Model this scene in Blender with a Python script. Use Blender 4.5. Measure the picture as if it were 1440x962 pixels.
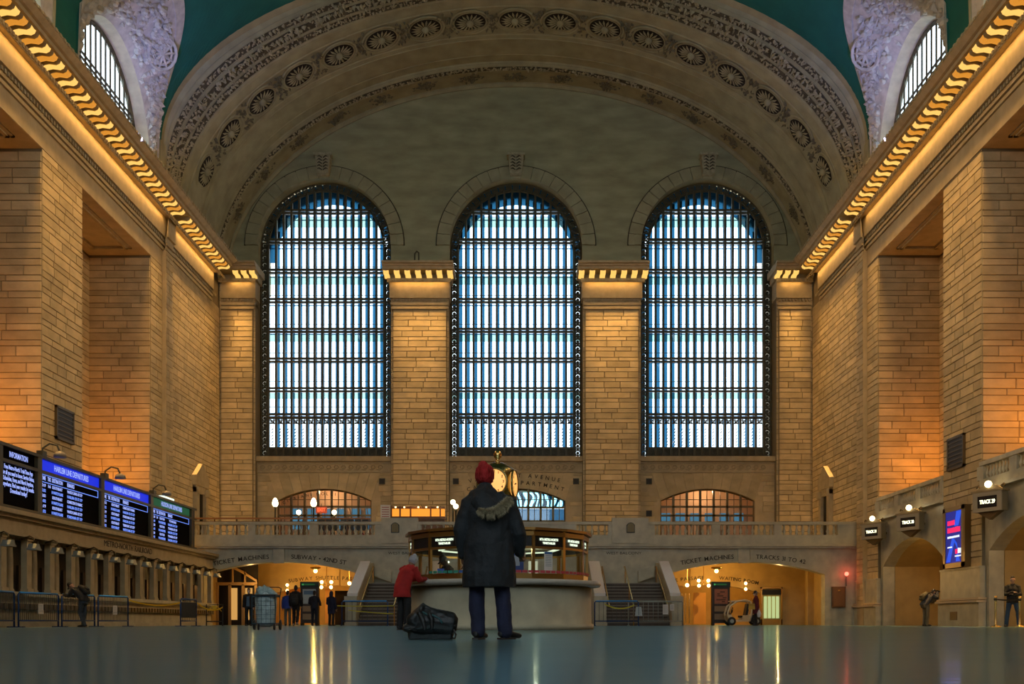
import bpy, math, random
from mathutils import Vector, Matrix
PI = math.pi
R = math.radians
random.seed(7)
sc = bpy.context.scene
for o in list(bpy.data.objects):
    bpy.data.objects.remove(o)
col = sc.collection

# ------------------------------------------------------------------ camera
CAMX, CAMZ = 0.42, 0.17
cam = bpy.data.cameras.new('camera')
cam.sensor_width = 36.0
cam.lens = 1430.0 / 1440.0 * 36.0
cam.shift_x = (720 - 735) / 1440.0
cam.shift_y = (875 - 481) / 1440.0
cam.clip_start, cam.clip_end = 0.05, 500
camo = bpy.data.objects.new('main_view', cam)
col.objects.link(camo)
camo.location = (CAMX, 0, CAMZ)
camo.rotation_euler = (R(90), 0, 0)
sc.camera = camo

# ------------------------------------------------------------------ world, exposure
sc.view_settings.view_transform = 'Standard'
sc.view_settings.look = 'None'
sc.view_settings.gamma = 1
sc.view_settings.use_curve_mapping = False
sc.view_settings.exposure = 0.2
wd = bpy.data.worlds.new('overcast_daylight')
sc.world = wd
wd.use_nodes = True
bgn = wd.node_tree.nodes['Background']
bgn.inputs[0].default_value = (0.78, 0.92, 1.0, 1)
bgn.inputs[1].default_value = 2.7
try:
    sc.cycles.max_bounces = 7
    sc.cycles.diffuse_bounces = 4
    sc.cycles.glossy_bounces = 3
    sc.cycles.transparent_max_bounces = 16
    sc.cycles.sample_clamp_indirect = 4.0
    sc.cycles.use_denoising = True
    sc.cycles.caustics_reflective = False
    sc.cycles.caustics_refractive = False
except Exception:
    pass

WARM = (1.0, 0.56, 0.17)
ORANGE = (1.0, 0.36, 0.06)

def area(name, loc, size_x, size_y, power, color, target=None, rot=None, spread=PI):
    l = bpy.data.lights.new(name, 'AREA')
    l.shape = 'RECTANGLE'
    l.size, l.size_y = size_x, size_y
    l.energy = power
    l.color = color
    l.spread = spread
    o = bpy.data.objects.new(name, l)
    col.objects.link(o)
    o.location = loc
    if rot is not None:
        o.rotation_euler = rot
    elif target is not None:
        d = Vector(target) - Vector(loc)
        o.rotation_euler = d.to_track_quat('-Z', 'Y').to_euler()
    return o

def point(name, loc, power, color, radius=0.1):
    l = bpy.data.lights.new(name, 'POINT')
    l.energy = power
    l.color = color
    l.shadow_soft_size = radius
    o = bpy.data.objects.new(name, l)
    col.objects.link(o)
    o.location = loc
    return o

# lamps tucked into the cornice recess, both long walls
for s in (-1, 1):
    for y0, y1 in ((-8.0, 22.0), (22.0, 52.6), (54.2, 61.6)):
        area('cornice_strip_light', (s * 17.98, (y0 + y1) / 2, 21.235), 0.1, y1 - y0, 6.0 * (y1 - y0), WARM, rot=(0, 0, 0))
        area('wall_wash_light', (s * 17.90, (y0 + y1) / 2, 21.235), 0.1, y1 - y0, 26.0 * (y1 - y0), WARM, rot=(0, s * R(1.5), 0), spread=R(28))
    # unseen flood lights added on the cornice as warm fill for the opposite wall
    for yy in (12.0, 26.0, 38.0, 49.0):
        area('cornice_flood_fill', (s * 17.1, yy, 22.34), 8.0, 0.28, 310.0, (1.0, 0.60, 0.24),
             target=(-s * 18.4, yy + 2, 7.0), spread=R(100))
    # warm up-lights on the galleries inside the tall openings
    for yy in (35.8, 47.4, 24.2):
        area('gallery_up_light', (s * 20.6, yy + 1.5, 7.0), 0.8, 2.6, 120.0, ORANGE, target=(s * 19.8, yy + 3.2, 14.0))
# lamps in the capitals of the west piers
for xc, w in ((-5.95, 3.2), (5.95, 3.2), (-17.0, 1.2), (17.0, 1.2)):
    area('capital_strip_light', (xc, 62.58, 21.235), w, 0.1, 6.0 * w, WARM, rot=(0, 0, 0))
    area('pier_wash_light', (xc, 62.50, 21.235), w, 0.1, 30.0 * w, WARM, rot=(R(1.0), 0, 0), spread=R(28))
# blue-violet accent lamps on the cornice ledge under the ceiling
for s in (-1, 1):
    area('ceiling_accent_light', (s * 16.9, 45.5, 22.3), 0.3, 1.2, 75.0, (0.32, 0.38, 1.0), target=(s * 17.0, 51.0, 29.0), spread=R(80))

# ------------------------------------------------------------------ materials
MATS = {}
def mat(name, color, rough=0.7, metal=0.0, emit=None, estr=1.0, noise=0.0, nscale=2.0, bump=0.0, rand=0.0,
        spec=0.4, stretch=(1, 1, 1), bscale=None):
    if name in MATS:
        return MATS[name]
    m = bpy.data.materials.new(name)
    m.use_nodes = True
    nt = m.node_tree
    b = nt.nodes['Principled BSDF']
    b.inputs['Base Color'].default_value = (*color, 1)
    b.inputs['Roughness'].default_value = rough
    b.inputs['Metallic'].default_value = metal
    b.inputs['Specular IOR Level'].default_value = spec
    if emit is not None:
        b.inputs['Emission Color'].default_value = (*emit, 1)
        b.inputs['Emission Strength'].default_value = estr
    if noise or bump or rand:
        geo = nt.nodes.new('ShaderNodeNewGeometry')
        mp = nt.nodes.new('ShaderNodeMapping')
        mp.inputs['Scale'].default_value = stretch
        nt.links.new(geo.outputs['Position'], mp.inputs['Vector'])
        n = nt.nodes.new('ShaderNodeTexNoise')
        n.inputs['Scale'].default_value = nscale
        n.inputs['Detail'].default_value = 4
        nt.links.new(mp.outputs['Vector'], n.inputs['Vector'])
        fac = n.outputs['Fac']
        val = None
        if noise:
            mr = nt.nodes.new('ShaderNodeMapRange')
            mr.inputs['From Min'].default_value = 0.3
            mr.inputs['From Max'].default_value = 0.7
            mr.inputs['To Min'].default_value = 1 - noise
            mr.inputs['To Max'].default_value = 1 + noise
            nt.links.new(fac, mr.inputs['Value'])
            val = mr.outputs['Result']
        if rand:
            oi = nt.nodes.new('ShaderNodeObjectInfo')
            ad = nt.nodes.new('ShaderNodeMath'); ad.operation = 'ADD'
            nt.links.new(geo.outputs['Random Per Island'], ad.inputs[0])
            nt.links.new(oi.outputs['Random'], ad.inputs[1])
            fr = nt.nodes.new('ShaderNodeMath'); fr.operation = 'FRACT'
            nt.links.new(ad.outputs[0], fr.inputs[0])
            m2 = nt.nodes.new('ShaderNodeMapRange')
            m2.inputs['To Min'].default_value = 1 - rand
            m2.inputs['To Max'].default_value = 1 + rand
            nt.links.new(fr.outputs[0], m2.inputs['Value'])
            if val is None:
                val = m2.outputs['Result']
            else:
                mu = nt.nodes.new('ShaderNodeMath'); mu.operation = 'MULTIPLY'
                nt.links.new(val, mu.inputs[0]); nt.links.new(m2.outputs['Result'], mu.inputs[1])
                val = mu.outputs[0]
        if val is not None:
            vm = nt.nodes.new('ShaderNodeVectorMath'); vm.operation = 'SCALE'
            vm.inputs[0].default_value = color
            nt.links.new(val, vm.inputs['Scale'])
            nt.links.new(vm.outputs['Vector'], b.inputs['Base Color'])
        if bump:
            src = fac
            if bscale:
                n2 = nt.nodes.new('ShaderNodeTexNoise')
                n2.inputs['Scale'].default_value = bscale
                n2.inputs['Detail'].default_value = 3
                nt.links.new(mp.outputs['Vector'], n2.inputs['Vector'])
                src = n2.outputs['Fac']
            bp = nt.nodes.new('ShaderNodeBump')
            bp.inputs['Strength'].default_value = bump
            bp.inputs['Distance'].default_value = 0.05
            nt.links.new(src, bp.inputs['Height'])
            nt.links.new(bp.outputs['Normal'], b.inputs['Normal'])
    MATS[name] = m
    return m

def glow(name, color, strength):
    return mat(name, (0.0, 0.0, 0.0), 0.6, emit=color, estr=strength)

def glass(name, tint=(1, 1, 1), gloss=0.06, rough=0.02):
    if name in MATS:
        return MATS[name]
    m = bpy.data.materials.new(name)
    m.use_nodes = True
    nt = m.node_tree
    nt.nodes.clear()
    out = nt.nodes.new('ShaderNodeOutputMaterial')
    tr = nt.nodes.new('ShaderNodeBsdfTransparent'); tr.inputs[0].default_value = (*tint, 1)
    gl = nt.nodes.new('ShaderNodeBsdfGlossy'); gl.inputs['Roughness'].default_value = rough
    mx = nt.nodes.new('ShaderNodeMixShader'); mx.inputs[0].default_value = gloss
    nt.links.new(tr.outputs[0], mx.inputs[1]); nt.links.new(gl.outputs[0], mx.inputs[2])
    nt.links.new(mx.outputs[0], out.inputs[0])
    MATS[name] = m
    return m

def translucent(name, color, mixd=0.3):
    if name in MATS:
        return MATS[name]
    m = bpy.data.materials.new(name)
    m.use_nodes = True
    nt = m.node_tree
    nt.nodes.clear()
    out = nt.nodes.new('ShaderNodeOutputMaterial')
    tr = nt.nodes.new('ShaderNodeBsdfTranslucent'); tr.inputs[0].default_value = (*color, 1)
    df = nt.nodes.new('ShaderNodeBsdfDiffuse'); df.inputs[0].default_value = (*color, 1)
    mx = nt.nodes.new('ShaderNodeMixShader'); mx.inputs[0].default_value = mixd
    nt.links.new(tr.outputs[0], mx.inputs[1]); nt.links.new(df.outputs[0], mx.inputs[2])
    nt.links.new(mx.outputs[0], out.inputs[0])
    MATS[name] = m
    return m

M_STONE = mat('limestone_block', (0.58, 0.45, 0.25), 0.75, noise=0.16, nscale=1.3, rand=0.17, bump=0.15, bscale=9, stretch=(1, 1, 1.6))
M_JOINT = mat('stone_joint', (0.24, 0.185, 0.105), 0.9)
M_WALL = mat('limestone_plain', (0.55, 0.43, 0.25), 0.75, noise=0.14, nscale=1.5)
M_TRIM = mat('limestone_moulding', (0.46, 0.37, 0.22), 0.7, noise=0.12, nscale=3)
M_PALE = mat('botticino_marble', (0.53, 0.49, 0.35), 0.35, noise=0.16, nscale=2.2)
M_PLASTER = mat('vault_plaster', (0.36, 0.335, 0.205), 0.8, noise=0.16, nscale=1.2)
M_RELIEF = mat('carved_plaster', (0.40, 0.36, 0.23), 0.75, noise=0.25, nscale=6)
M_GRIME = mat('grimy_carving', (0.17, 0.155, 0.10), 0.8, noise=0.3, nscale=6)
M_LUN = mat('lunette_plaster', (0.36, 0.345, 0.205), 0.8, noise=0.22, nscale=0.55, stretch=(1, 1, 3.0), bump=0.2, bscale=2)
M_TEAL = mat('painted_sky_ceiling', (0.007, 0.125, 0.108), 0.8, noise=0.12, nscale=0.8)
M_WHITE_RELIEF = mat('white_relief_plaster', (0.52, 0.49, 0.44), 0.7, noise=0.2, nscale=3)
M_IRON = mat('dark_bronze_iron', (0.085, 0.075, 0.045), 0.5, metal=0.2)
M_BRONZE = mat('bronze', (0.16, 0.11, 0.05), 0.4, metal=0.7)
M_BRASS = mat('polished_brass', (0.75, 0.48, 0.16), 0.25, metal=1.0)
M_WOOD = mat('dark_oak', (0.17, 0.08, 0.03), 0.45, noise=0.25, nscale=4)
M_LETTER = mat('incised_letter', (0.06, 0.045, 0.03), 0.8)
M_BLACK = mat('black_satin', (0.012, 0.012, 0.013), 0.45)
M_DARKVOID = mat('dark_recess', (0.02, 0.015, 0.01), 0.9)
M_GLASS = glass('window_glass', (0.97, 0.99, 1.0), 0.05)
M_BLUEGLARE = translucent('blue_glare_screen', (0.016, 0.085, 0.165), 0.05)  # blue glare of the windows put into the strip colour
M_DARKCARVE = mat('darkened_carving', (0.09, 0.08, 0.05), 0.85, noise=0.3, nscale=5)  # dark tone put into the colour to bring out the carving
M_GREENGLASS = glass('glass_walkway', (0.52, 0.63, 0.58), 0.04)
M_GOLD = glow('console_glow_gold', (1.0, 0.38, 0.04), 0.62)  # lamplight on the stone consoles, put in as a glowing colour
M_GOLD2 = glow('console_glow_pale', (1.0, 0.56, 0.13), 1.0)
M_BULB = glow('lamp_globe', (1.0, 0.83, 0.48), 6.0)
M_BULBO = glow('lamp_globe_warm', (1.0, 0.66, 0.25), 7.0)
M_CREAMPAPER = mat('paper', (0.75, 0.72, 0.66), 0.7)

# ------------------------------------------------------------------ mesh helpers
class MB:
    def __init__(self):
        self.v, self.f = [], []
    def add(self, vs, fs):
        n = len(self.v)
        self.v.extend([tuple(p) for p in vs])
        self.f.extend([tuple(i + n for i in q) for q in fs])
        return self
    def box(self, x0, x1, y0, y1, z0, z1):
        if x0 > x1: x0, x1 = x1, x0
        if y0 > y1: y0, y1 = y1, y0
        if z0 > z1: z0, z1 = z1, z0
        return self.add([(x0, y0, z0), (x1, y0, z0), (x1, y1, z0), (x0, y1, z0), (x0, y0, z1), (x1, y0, z1), (x1, y1, z1), (x0, y1, z1)],
                        [(0, 3, 2, 1), (4, 5, 6, 7), (0, 1, 5, 4), (1, 2, 6, 5), (2, 3, 7, 6), (3, 0, 4, 7)])
    def obox(self, c, ax, ay, az):
        c, ax, ay, az = Vector(c), Vector(ax), Vector(ay), Vector(az)
        vs = [c + sx * ax + sy * ay + sz * az for sz in (-1, 1) for sx, sy in ((-1, -1), (1, -1), (1, 1), (-1, 1))]
        return self.add(vs, [(0, 3, 2, 1), (4, 5, 6, 7), (0, 1, 5, 4), (1, 2, 6, 5), (2, 3, 7, 6), (3, 0, 4, 7)])
    def quad(self, a, b, c, d):
        return self.add([a, b, c, d], [(0, 1, 2, 3)])
    def tube(self, pts, r, n=8, closed=False):
        pts = [Vector(p) for p in pts]
        m = len(pts)
        rs = r if isinstance(r, (list, tuple)) else [r] * m
        vs, fs = [], []
        up0 = None
        for i, p in enumerate(pts):
            a = pts[(i - 1) % m] if (closed or i > 0) else p
            b = pts[(i + 1) % m] if (closed or i < m - 1) else p
            t = (b - a)
            t = t.normalized() if t.length > 1e-9 else Vector((0, 0, 1))
            ref = Vector((0, 0, 1)) if abs(t.z) < 0.9 else Vector((0, 1, 0))
            if up0 is not None:
                ref = up0
            u = ref - t * ref.dot(t)
            if u.length < 1e-6:
                u = Vector((1, 0, 0)) - t * t.x
            u.normalize()
            up0 = u
            w = t.cross(u)
            for k in range(n):
                an = 2 * PI * k / n
                vs.append(p + rs[i] * (math.cos(an) * u + math.sin(an) * w))
        segs = m if closed else m - 1
        for i in range(segs):
            j = (i + 1) % m
            for k in range(n):
                k2 = (k + 1) % n
                fs.append((i * n + k, i * n + k2, j * n + k2, j * n + k))
        if not closed:
            fs.append(tuple(reversed(range(n))))
            fs.append(tuple(range((m - 1) * n, m * n)))
        return self.add(vs, fs)
    def lathe(self, prof, n=16, c=(0, 0, 0), axis='z', a0=0.0):
        vs, fs = [], []
        for r, h in prof:
            for k in range(n):
                an = 2 * PI * k / n + a0
                x, y = r * math.cos(an), r * math.sin(an)
                if axis == 'z': p = (x, y, h)
                elif axis == 'y': p = (x, h, y)
                else: p = (h, x, y)
                vs.append((p[0] + c[0], p[1] + c[1], p[2] + c[2]))
        m = len(prof)
        for i in range(m - 1):
            for k in range(n):
                k2 = (k + 1) % n
                fs.append((i * n + k, i * n + k2, (i + 1) * n + k2, (i + 1) * n + k))
        if prof[0][0] > 1e-6: fs.append(tuple(reversed(range(n))))
        if prof[-1][0] > 1e-6: fs.append(tuple(range((m - 1) * n, m * n)))
        return self.add(vs, fs)
    def sphere(self, c, r, n=12, m=8, sc=(1, 1, 1)):
        prof = []
        vs, fs = [], []
        for i in range(m + 1):
            th = PI * i / m
            for k in range(n):
                an = 2 * PI * k / n
                vs.append((c[0] + r * sc[0] * math.sin(th) * math.cos(an), c[1] + r * sc[1] * math.sin(th) * math.sin(an), c[2] - r * sc[2] * math.cos(th)))
        for i in range(m):
            for k in range(n):
                k2 = (k + 1) % n
                fs.append((i * n + k, i * n + k2, (i + 1) * n + k2, (i + 1) * n + k))
        return self.add(vs, fs)
    def prism(self, poly, fn, d0, d1):
        """poly: 2d points; fn(u, v, d) -> xyz; extruded from d0 to d1"""
        n = len(poly)
        vs = [fn(u, v, d0) for u, v in poly] + [fn(u, v, d1) for u, v in poly]
        fs = [tuple(range(n)), tuple(reversed(range(n, 2 * n)))]
        for i in range(n):
            j = (i + 1) % n
            fs.append((i, i + n, j + n, j))
        return self.add(vs, fs)
    def limb(self, pts, n=12):
        """closed tapering limb: pts = [(pos, ra, rb)], ra across (x), rb deep"""
        P = [(Vector(p), a, b) for p, a, b in pts]
        def frame(i):
            a = P[max(i - 1, 0)][0]; b = P[min(i + 1, len(P) - 1)][0]
            t = (b - a).normalized()
            u = Vector((1, 0, 0)) - t * t.x
            if u.length < 0.3:
                u = Vector((0, 1, 0)) - t * t.y
            u.normalize()
            return t, u, t.cross(u)
        rings = []
        t, u, w = frame(0)
        p, a, b = P[0]
        for q in (0.15, 0.6, 0.88):
            cc = math.sqrt(max(0, 1 - (1 - q) ** 2)) if q < 1 else 1
            rings.append((p - t * min(a, b) * (1 - q), a * cc, b * cc, u, w))
        for i in range(len(P)):
            t, u, w = frame(i)
            rings.append((P[i][0], P[i][1], P[i][2], u, w))
        t, u, w = frame(len(P) - 1)
        p, a, b = P[-1]
        for q in (0.88, 0.6, 0.15):
            cc = math.sqrt(max(0, 1 - (1 - q) ** 2))
            rings.append((p + t * min(a, b) * (1 - q), a * cc, b * cc, u, w))
        vs, fs = [], []
        for p, a, b, u, w in rings:
            for k in range(n):
                an = 2 * PI * k / n
                vs.append(p + a * math.cos(an) * u + b * math.sin(an) * w)
        for i in range(len(rings) - 1):
            for k in range(n):
                k2 = (k + 1) % n
                fs.append((i * n + k, i * n + k2, (i + 1) * n + k2, (i + 1) * n + k))
        fs.append(tuple(reversed(range(n))))
        fs.append(tuple(range((len(rings) - 1) * n, len(rings) * n)))
        return self.add(vs, fs)
    def mesh(self, name, m=None, smooth=False):
        me = bpy.data.meshes.new(name)
        me.from_pydata([tuple(p) for p in self.v], [], self.f)
        if m: me.materials.append(m)
        if smooth:
            me.polygons.foreach_set('use_smooth', [True] * len(me.polygons))
        me.update()
        return me
    def build(self, name, m, parent=None, smooth=False, loc=None):
        return obj(name, self.mesh(name, m, smooth), parent, loc)

def obj(name, me, parent=None, loc=None, rot=None, scale=None):
    o = bpy.data.objects.new(name, me)
    col.objects.link(o)
    if parent is not None: o.parent = parent
    if loc is not None: o.location = loc
    if rot is not None: o.rotation_euler = rot
    if scale is not None: o.scale = scale
    return o

def tag(o, label, cat, group=None):
    o['label'] = label; o['category'] = cat
    if group: o['group'] = group
    return o

def thing(name, label, cat, loc=(0, 0, 0), rotz=0.0, group=None):
    o = bpy.data.objects.new(name, None)
    o.empty_display_size = 0.2
    col.objects.link(o)
    o.location = loc
    o.rotation_euler = (0, 0, rotz)
    return tag(o, label, cat, group)

def struct(o, label=None):
    o['kind'] = 'structure'
    if label: o['label'] = label
    return o

def stuff(o):
    o['kind'] = 'stuff'
    return o

# a scratch scene, so that evaluating one temporary mesh does not re-evaluate the whole hall
TMP = bpy.data.scenes.new('scratch')
def evaluated(o):
    vl = TMP.view_layers[0]
    vl.update()
    return bpy.data.meshes.new_from_object(o.evaluated_get(vl.depsgraph))

def remesh(mb, voxel, smooth=2):
    me = mb.mesh('tmp')
    o = bpy.data.objects.new('tmp', me)
    TMP.collection.objects.link(o)
    r = o.modifiers.new('r', 'REMESH'); r.mode = 'VOXEL'; r.voxel_size = voxel
    if smooth:
        s = o.modifiers.new('s', 'SMOOTH'); s.factor = 0.5; s.iterations = smooth
    nm = evaluated(o)
    bpy.data.objects.remove(o); bpy.data.meshes.remove(me)
    nm.polygons.foreach_set('use_smooth', [True] * len(nm.polygons))
    return nm

TXT = {}
def glyphs(s, size, extrude=0.0, bold=0.0, align='CENTER'):
    key = (s, size, extrude, bold, align)
    if key in TXT: return TXT[key]
    cu = bpy.data.curves.new('t', 'FONT')
    cu.body = s; cu.size = size; cu.extrude = extrude; cu.align_x = align; cu.align_y = 'CENTER'
    cu.offset = bold; cu.resolution_u = 3
    o = bpy.data.objects.new('t', cu); TMP.collection.objects.link(o)
    me = evaluated(o)
    bpy.data.objects.remove(o); bpy.data.curves.remove(cu)
    TXT[key] = me
    return me

def text(s, size, m, parent, loc, rot, extrude=0.004, bold=0.0, width=None, align='CENTER', name='lettering'):
    me = glyphs(s, size, extrude, bold, align).copy()
    me.name = name
    me.materials.clear(); me.materials.append(m)
    o = obj(name, me, parent, loc, rot)
    if width:
        xs = [v.co.x for v in me.vertices]
        w = (max(xs) - min(xs)) if xs else 1
        o.scale = (width / w, 1, 1)
    return o

def arc_text(s, size, m, parent, u0, u1, zf, y, name='inscription', bold=0.003):
    """letters spread from u0 to u1 along the curve z = zf(u), facing -y, leaning with the curve"""
    gl = []
    tot = 0.0
    for ch in s:
        if ch == ' ':
            w = size * 0.32; me = None
        else:
            me = glyphs(ch, size, 0.004, bold)
            xs = [v.co.x for v in me.vertices]
            w = max(xs) - min(xs)
        gl.append((me, w)); tot += w
    gap = ((u1 - u0) - tot) / max(1, len(s) - 1)
    u = u0
    mb = MB()
    for me, w in gl:
        if me is not None:
            uc = u + w / 2
            z = zf(uc)
            an = math.atan((zf(uc + 0.05) - zf(uc - 0.05)) / 0.1)
            xs = [v.co.x for v in me.vertices]; xm = (max(xs) + min(xs)) / 2
            vs = []
            for v in me.vertices:
                a, b = v.co.x - xm, v.co.y
                vs.append((uc + a * math.cos(an) - b * math.sin(an), y - v.co.z, z + a * math.sin(an) + b * math.cos(an)))
            mb.add(vs, [tuple(p.vertices) for p in me.polygons])
        u += w + gap
    return mb.build(name, m, parent)

# stone blocks ----------------------------------------------------
_bm = MB().add([(-.5, 0, -.5), (.5, 0, -.5), (.5, 0, .5), (-.5, 0, .5), (-.485, -1, -.46), (.485, -1, -.46), (.485, -1, .46), (-.485, -1, .46)],
               [(4, 5, 6, 7), (0, 1, 5, 4), (1, 2, 6, 5), (2, 3, 7, 6), (3, 0, 4, 7)])
BLOCK = _bm.mesh('stone_block', M_STONE)
class Blocks:
    """collects courses of blocks on wall faces; the largest in view become single parts, the rest one part"""
    def __init__(self): self.b = []
    def face(self, o, u, n, L, z0, z1, hole=None, lens=(0.8, 1.5), courses=(0.40, 0.23, 0.38, 0.26), seed=1, proud=0.035, gap=0.022):
        rnd = random.Random(seed)
        o, u, n = Vector(o), Vector(u), Vector(n)
        z = z0; k = 0
        while z < z1 - 0.1:
            h = min(courses[k % len(courses)] * rnd.choice((1, 1, 1.0)), z1 - z)
            a = 0.0
            first = rnd.uniform(0.35, 1.0) * lens[1]
            while a < L - 0.05:
                w = first if a == 0 else rnd.uniform(*lens)
                if L - a - w < 0.45: w = L - a
                ok = True
                if hole:
                    for t in (0.0, 0.5, 1.0):
                        for q in (0.02, 0.98):
                            if hole(a + w * t, z + h * q): ok = False
                if ok:
                    c = o + u * (a + w / 2) + Vector((0, 0, z + h / 2))
                    d = max(c.y, 4.0)
                    self.b.append((w * h / (d * d) * abs((c - Vector((CAMX, 0, CAMZ))).normalized().dot(n)) + 1e-9, c, w - gap, h - gap, u, n, proud))
                a += w
            z += h; k += 1
    def build(self, parent, limit=295):
        def inview(c):
            if c.y < 3: return False
            px = 735 + (c.x - CAMX) * 1430 / c.y; py = 875 - (c.z - CAMZ) * 1430 / c.y
            return -40 < px < 1480 and -40 < py < 1000
        vis = sorted([q for q in self.b if inview(q[1])], key=lambda q: -q[0])
        rest = vis[limit:]
        for a, c, w, h, u, n, pr in vis[:limit]:
            o = obj('stone_block', BLOCK, parent, c)
            rz = math.atan2(u.y, u.x)
            o.rotation_euler = (0, 0, rz)
            o.scale = (w, pr, h)
        if rest:
            mb = MB()
            for a, c, w, h, u, n, pr in rest:
                V = []
                for v in _bm.v:
                    V.append(c + u * (v[0] * w) - n * (v[1] * pr) + Vector((0, 0, v[2] * h)))
                mb.add(V, _bm.f)
            stuff(mb.build('stone_courses', M_STONE, parent))

def segz(u, c, hw, spring, rise):
    Rr = (hw * hw + rise * rise) / (2 * rise)
    return spring + rise - Rr + math.sqrt(max(0, Rr * Rr - (u - c) ** 2))

def arch_wall(mb, u0, u1, zb, zt, holes, fn, th, n=26, top=None, back=True):
    """wall in (u,z); holes (c, hw, spring, rise, sill or None); fn(u, z, d) with d = depth into the wall"""
    us = [u0, u1]
    for c, hw, sp, ri, si in holes:
        us += [c - hw * math.cos(PI * i / n) for i in range(n + 1)]
    if top:
        us += [u0 + (u1 - u0) * i / 60 for i in range(61)]
    us = sorted(set(round(x, 5) for x in us if u0 - 1e-6 <= x <= u1 + 1e-6))
    tp = (lambda u: top(u)) if top else (lambda u: zt)
    for a, b in zip(us[:-1], us[1:]):
        m = (a + b) / 2
        h = next((q for q in holes if abs(m - q[0]) < q[1]), None)
        if h is None:
            for d in ((0, th) if back else (0,)):
                mb.quad(fn(a, zb, d), fn(b, zb, d), fn(b, tp(b), d), fn(a, tp(a), d))
        else:
            c, hw, sp, ri, si = h
            za, zb2 = segz(a, c, hw, sp, ri), segz(b, c, hw, sp, ri)
            for d in ((0, th) if back else (0,)):
                mb.quad(fn(a, za, d), fn(b, zb2, d), fn(b, tp(b), d), fn(a, tp(a), d))
                if si is not None:
                    mb.quad(fn(a, zb, d), fn(b, zb, d), fn(b, si, d), fn(a, si, d))
            mb.quad(fn(a, za, 0), fn(a, za, th), fn(b, zb2, th), fn(b, zb2, 0))
            if si is not None:
                mb.quad(fn(a, si, 0), fn(b, si, 0), fn(b, si, th), fn(a, si, th))
    for c, hw, sp, ri, si in holes:
        lo = si if si is not None else zb
        for u in (c - hw, c + hw):
            mb.quad(fn(u, lo, 0), fn(u, lo, th), fn(u, sp, th), fn(u, sp, 0))
    return mb
# ================================================================== SETTING
HW, YW, YE = 18.4, 63.0, -14.0      # half width, west pier face, east end
ZC = 22.0                            # cornice top

# floor ------------------------------------------------------------
def floor_material():
    m = bpy.data.materials.new('tennessee_marble_floor'); m.use_nodes = True
    nt = m.node_tree; b = nt.nodes['Principled BSDF']
    geo = nt.nodes.new('ShaderNodeNewGeometry')
    def noise(scale, st, detail=3):
        mp = nt.nodes.new('ShaderNodeMapping'); mp.inputs['Scale'].default_value = st
        nt.links.new(geo.outputs['Position'], mp.inputs['Vector'])
        n = nt.nodes.new('ShaderNodeTexNoise'); n.inputs['Scale'].default_value = scale; n.inputs['Detail'].default_value = detail
        nt.links.new(mp.outputs['Vector'], n.inputs['Vector'])
        return n.outputs['Fac']
    ramp = nt.nodes.new('ShaderNodeValToRGB')
    ramp.color_ramp.elements[0].position = 0.3; ramp.color_ramp.elements[0].color = (0.06, 0.085, 0.09, 1)
    ramp.color_ramp.elements[1].position = 0.7; ramp.color_ramp.elements[1].color = (0.12, 0.15, 0.15, 1)
    nt.links.new(noise(1.2, (1, 1.0, 1)), ramp.inputs['Fac'])
    nt.links.new(ramp.outputs['Color'], b.inputs['Base Color'])
    mr = nt.nodes.new('ShaderNodeMapRange')
    mr.inputs['From Min'].default_value = 0.3; mr.inputs['From Max'].default_value = 0.7
    mr.inputs['To Min'].default_value = 0.05; mr.inputs['To Max'].default_value = 0.11
    nt.links.new(noise(2.2, (0.5, 1.6, 1)), mr.inputs['Value'])
    bp = nt.nodes.new('ShaderNodeBump'); bp.inputs['Strength'].default_value = 0.09; bp.inputs['Distance'].default_value = 0.02
    nt.links.new(noise(3.0, (0.6, 2.2, 1), 4), bp.inputs['Height'])
    out = nt.nodes['Material Output']
    df = nt.nodes.new('ShaderNodeBsdfDiffuse'); nt.links.new(ramp.outputs['Color'], df.inputs[0])
    g1 = nt.nodes.new('ShaderNodeBsdfGlossy'); g1.inputs[0].default_value = (0.60, 0.65, 0.57, 1)
    nt.links.new(mr.outputs['Result'], g1.inputs['Roughness'])
    g2 = nt.nodes.new('ShaderNodeBsdfGlossy'); g2.inputs[0].default_value = (0.36, 0.64, 0.80, 1); g2.inputs['Roughness'].default_value = 0.42
    nt.links.new(bp.outputs['Normal'], g1.inputs['Normal']); nt.links.new(bp.outputs['Normal'], g2.inputs['Normal'])
    m1 = nt.nodes.new('ShaderNodeMixShader'); m1.inputs[0].default_value = 0.34
    nt.links.new(g1.outputs[0], m1.inputs[1]); nt.links.new(g2.outputs[0], m1.inputs[2])
    m2 = nt.nodes.new('ShaderNodeMixShader'); m2.inputs[0].default_value = 0.88
    nt.links.new(df.outputs[0], m2.inputs[1]); nt.links.new(m1.outputs[0], m2.inputs[2])
    nt.nodes.remove(b)
    nt.links.new(m2.outputs[0], out.inputs[0])
    return m
M_FLOOR = floor_material()
fl = MB().box(-26, 26, YE - 1, 72, -0.3, 0.0).build('floor', M_FLOOR)
struct(fl, 'polished grey marble concourse floor mirroring the lamps and windows')

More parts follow.
